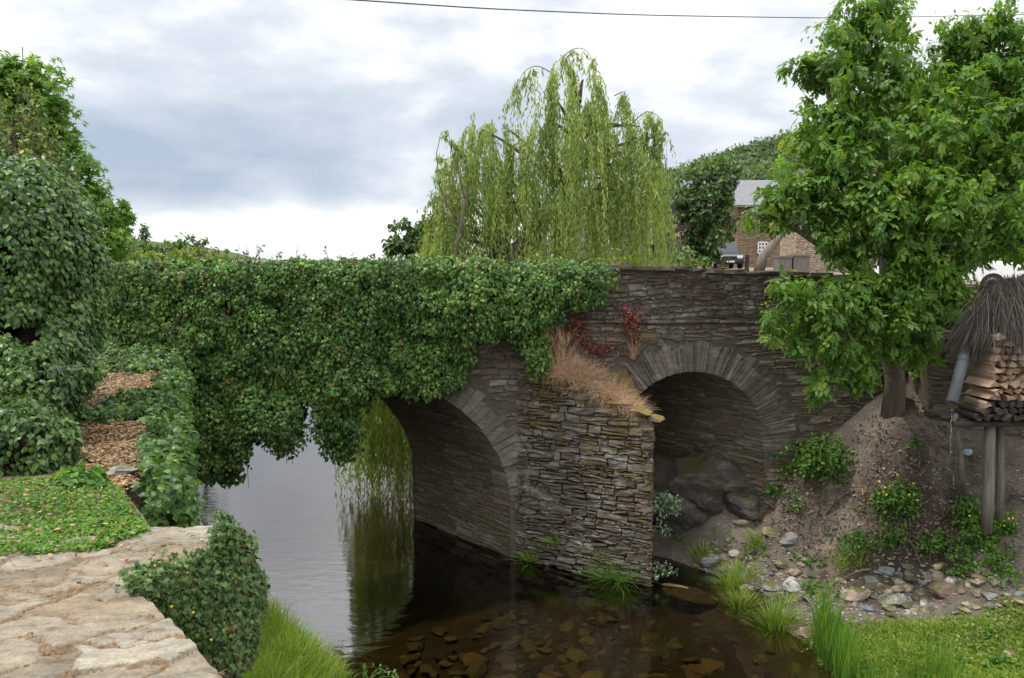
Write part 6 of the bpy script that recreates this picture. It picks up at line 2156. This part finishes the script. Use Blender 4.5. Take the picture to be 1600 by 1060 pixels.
PY = 13.0
pipe = thing('drain_pipe', 'grey plastic drain pipe slanting down beside the woodpile', 'pipe', tuple(at(1488, 634, 12.9)))
pm_ = plain('grey_plastic', (.125, .135, .142), .45, 0, 5, .15)
p0, p1 = at(1521, 500, 13.35), at(1487, 630, 12.7)
ax = nz(p1 - p0)
R0 = .088
th = np.linspace(0, 2 * np.pi, 28, endpoint=False)
A_ = nz(np.cross(ax, [0, 0, 1.0])); B_ = np.cross(ax, A_)
rings = []
for c, r in ((p0, R0), (p1, R0), (p1, R0 - .008), (p0, R0 - .008)):
    rings.append(c + r * (np.cos(th)[:, None] * A_ + np.sin(th)[:, None] * B_))
V = np.concatenate(rings)
i_ = np.arange(28); j_ = (i_ + 1) % 28
part('tube', V, [np.concatenate([np.stack([i_ + k * 28, j_ + k * 28, j_ + (k + 1) * 28, i_ + (k + 1) * 28], 1) for k in range(3)])], pm_, pipe, None, True)
pc = p0 + (p1 - p0) * .42
part('collar', *tube(np.array([pc, pc + ax * .16]), R0 + .008, 24)[:2], pm_, pipe, None, True)
# trickle of water
tr0 = p1 + np.array([0, -.02, -R0 * .9])
gzz = float(at(1477, 704, 12.75)[2])
P = np.array([tr0 + np.array([-.03 - .10 * t, -.05 - .2 * t, -(tr0[2] - gzz) * (t ** 1.3)]) for t in np.linspace(0, 1, 26)]) + rng.normal(0, .006, (26, 3))
tw, ntw, bw, ow = new_mat('falling_water')
bw.inputs['Base Color'].default_value = (.7, .75, .8, 1); bw.inputs['Roughness'].default_value = .1; bw.inputs['Transmission Weight'].default_value = .6
single('water_trickle', *tube(P, rng.uniform(.001, .003, 26), 6)[:2], tw, 'thin trickle of water falling from the grey pipe', 'water trickle', smooth=True)

# woodpile platform
wl, wr_ = at(1506, 640, PY)[0], at(1660, 640, PY)[0]
zp = at(1550, 656, PY)[2]
pf = thing('wood_platform', 'rough raised wooden platform on stilts carrying the firewood', 'platform', ((wl + wr_) / 2, PY, zp - 1.7))
ch = []
for k in range(7):
    y_ = PY - .12 + k * .16
    P = np.array([[wl - .12 + rng.normal(0, .05), y_, zp - .05], [(wl + wr_) / 2, y_, zp - .06 + rng.normal(0, .01)], [wr_, y_, zp - .05]])
    ch.append(tube(P, rng.uniform(.045, .065), 8, rng.random(), True, .05))
Vv, Ff, Rr = merge(ch)
part('boards', Vv, Ff, M['wood_dark'], pf, Rr)
for (px0, py0, px1, py1, r, Y_) in ((1547, 660, 1542, 818, .085, PY + .02), (1563, 660, 1562, 798, .062, PY + .3)):
    top = at(px0, py0, Y_); bot = at(px1, py1, Y_ - .02)
    P = np.array([bot + [0, 0, -.15], bot * .66 + top * .34 + [.01, 0, 0], bot * .33 + top * .67, top])
    t = tube(P, [r * 1.05, r, r * .97, r], 12, .5, True, .03)
    part('leg', t[0], t[1], M['wood_grey'], pf, None, True)
# crooked branch leaning at the platform's corner
P = np.array([at(1507, 772, 13.4), at(1503, 735, 13.3), at(1498, 690, 13.2), at(1492, 655, 13.1), at(1494, 646, 13.1)])
single('crooked_branch', *tube(P, [.055, .045, .04, .05, .03], 8, .5, True, .08)[:2], M['bark_grey'], 'crooked dead branch standing under the left corner of the platform', 'branch', smooth=True)
p = hit(1510, 720)
V, fc = rock_mesh(.09, .03, .07, 5, 2)
o = link('plastic_scrap', mkmesh('plastic_scrap', V, [fc], plain('blue_white_plastic', (.35, .45, .6), .4, 0, 20, .5)), None, tuple(at(1512, 708, 14.0)))
tag(o, 'crumpled pale blue plastic scrap lying under the platform', 'litter')

# firewood: every log its own object
M['log_end'] = None
def log_mats():
    m, nt, b, out = new_mat('split_wood')
    v = coord(nt, (14, 3, 14))
    n = noise_node(nt, 1.0, 6, .6, v)
    oi = nt.nodes.new('ShaderNodeObjectInfo')
    base = ramp_node(nt, oi.outputs['Random'], [(0, (.24, .15, .095)), (.3, (.42, .29, .19)), (.6, (.33, .22, .145)), (1, (.50, .36, .25))])
    c = mixc(nt, 1.0, base, ramp_node(nt, n, [(.3, (.6, .58, .55)), (.7, (1.2, 1.2, 1.2))]), 'MULTIPLY')
    nt.links.new(c, b.inputs['Base Color']); b.inputs['Roughness'].default_value = .85
    bump(nt, b, n, .5, .01)
    return m


M['split_wood'] = log_mats()


def log_mesh(seed, dark):
    r = np.random.default_rng(seed)
    kind = r.integers(0, 4)
    if kind == 0:
        a = np.linspace(0, 2 * np.pi, 9, endpoint=False); pr = .5 * (1 + .12 * r.normal(size=9))
        p = np.stack([np.cos(a) * pr, np.sin(a) * pr * .85], 1)
    elif kind == 1:
        p = np.array([[-.55, -.3], [.0, -.42], [.55, -.28], [.5, .1], [.05, .48], [-.45, .18]]) + r.normal(0, .05, (6, 2))
    else:
        p = np.array([[-.52, -.30], [.05, -.36], [.55, -.22], [.30, .15], [.02, .46], [-.30, .12]]) + r.normal(0, .06, (6, 2))
    n = len(p)
    rings = []
    for y, s in ((0, .93), (.015, 1), (.3, 1.02), (.6, .97)):
        q = p * s + r.normal(0, .015, p.shape)
        rings.append(np.stack([q[:, 0], np.full(n, y) + (r.normal(0, .012, n) if y < .01 else 0), q[:, 1]], 1))
    V = np.concatenate(rings)
    i = np.arange(n); j = (i + 1) % n
    fq = np.concatenate([np.stack([i + k * n, j + k * n, j + (k + 1) * n, i + (k + 1) * n], 1) for k in range(3)])
    return mkmesh('firewood_log', V, [fq, np.array([list(range(n))]), np.array([list(range(3 * n, 4 * n))[::-1]])], M['wood_dark'] if dark else M['split_wood'])


LG = [log_mesh(s, False) for s in range(10)]
LGD = [log_mesh(30 + s, True) for s in range(6)]
z = zp + .03
row = 0
ztop = at(1540, 528, PY)[2]
while z < ztop:
    h = random.uniform(.10, .135)
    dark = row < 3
    x = wl + .02 + random.uniform(0, .06) + (0.0, .06, .12, .17, .2, .2, .21, .2, .22, .22, .22, .22)[min(row, 11)]
    while x < wr_ - .05:
        w = random.uniform(.09, .175)
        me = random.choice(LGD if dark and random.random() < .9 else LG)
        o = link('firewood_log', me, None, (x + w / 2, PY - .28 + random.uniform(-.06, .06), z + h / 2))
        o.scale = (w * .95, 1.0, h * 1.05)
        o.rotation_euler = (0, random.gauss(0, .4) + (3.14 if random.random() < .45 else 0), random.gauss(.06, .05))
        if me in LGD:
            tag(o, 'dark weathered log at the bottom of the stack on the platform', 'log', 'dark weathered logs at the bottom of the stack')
        else:
            tag(o, 'split pale log with its cut end facing out of the stack', 'log', 'split pale firewood logs in the stack')
        x += w
    z += h * .93
    row += 1

# broom thatch over the pile
th_ = thing('broom_thatch', 'grey brown broom thatch draped over the top of the woodpile', 'thatch', ((wl + wr_) / 2, PY, ztop))
ridge = np.array([at(1532, 452, PY + .5), at(1562, 440, PY + .4), at(1610, 436, PY + .4), at(1680, 432, PY + .4)])
n = 15000
t = rng.uniform(0, 3, n)
top = np.stack([np.interp(t, range(4), ridge[:, i]) for i in range(3)], 1) + rng.normal(0, .06, (n, 3))
fall = np.stack([np.interp(t, [0, .6, 1.2, 3], [-.58, -.32, -.10, .0]) + rng.normal(0, .2, n), -.62 + rng.normal(0, .13, n), np.full(n, -.95) + rng.normal(0, .16, n)], 1)
st = rng.uniform(0, .45, n)[:, None]
P = top + fall * st
L_ = rng.uniform(.55, 1.05, n) * np.interp(t, [0, 1, 3], [.8, 1.1, 1.2])
lb = leaf_batch(P, np.tile([0, 1., -.4], (n, 1)) + rng.normal(size=(n, 3)) * .3, fall + rng.normal(size=(n, 3)) * .08, L_, (T_BLADE[0] * [.28, 1, .35], T_BLADE[1]), None, 1.0)
part('strands', lb[0], lb[1], M['thatch'], th_, lb[2])
V = []
for i in range(3):
    pass
cs = np.array([at(1550, 505, PY + .3), at(1575, 470, PY + .35), at(1620, 470, PY + .35), at(1690, 470, PY + .35)])
Vv, Ff, Rr = merge([ellipsoid(c, (.48, .38, .42)) for c in cs])
part('bed', Vv, Ff, M['wood_dark'], th_, Rr)

print('objects', len(bpy.data.objects))
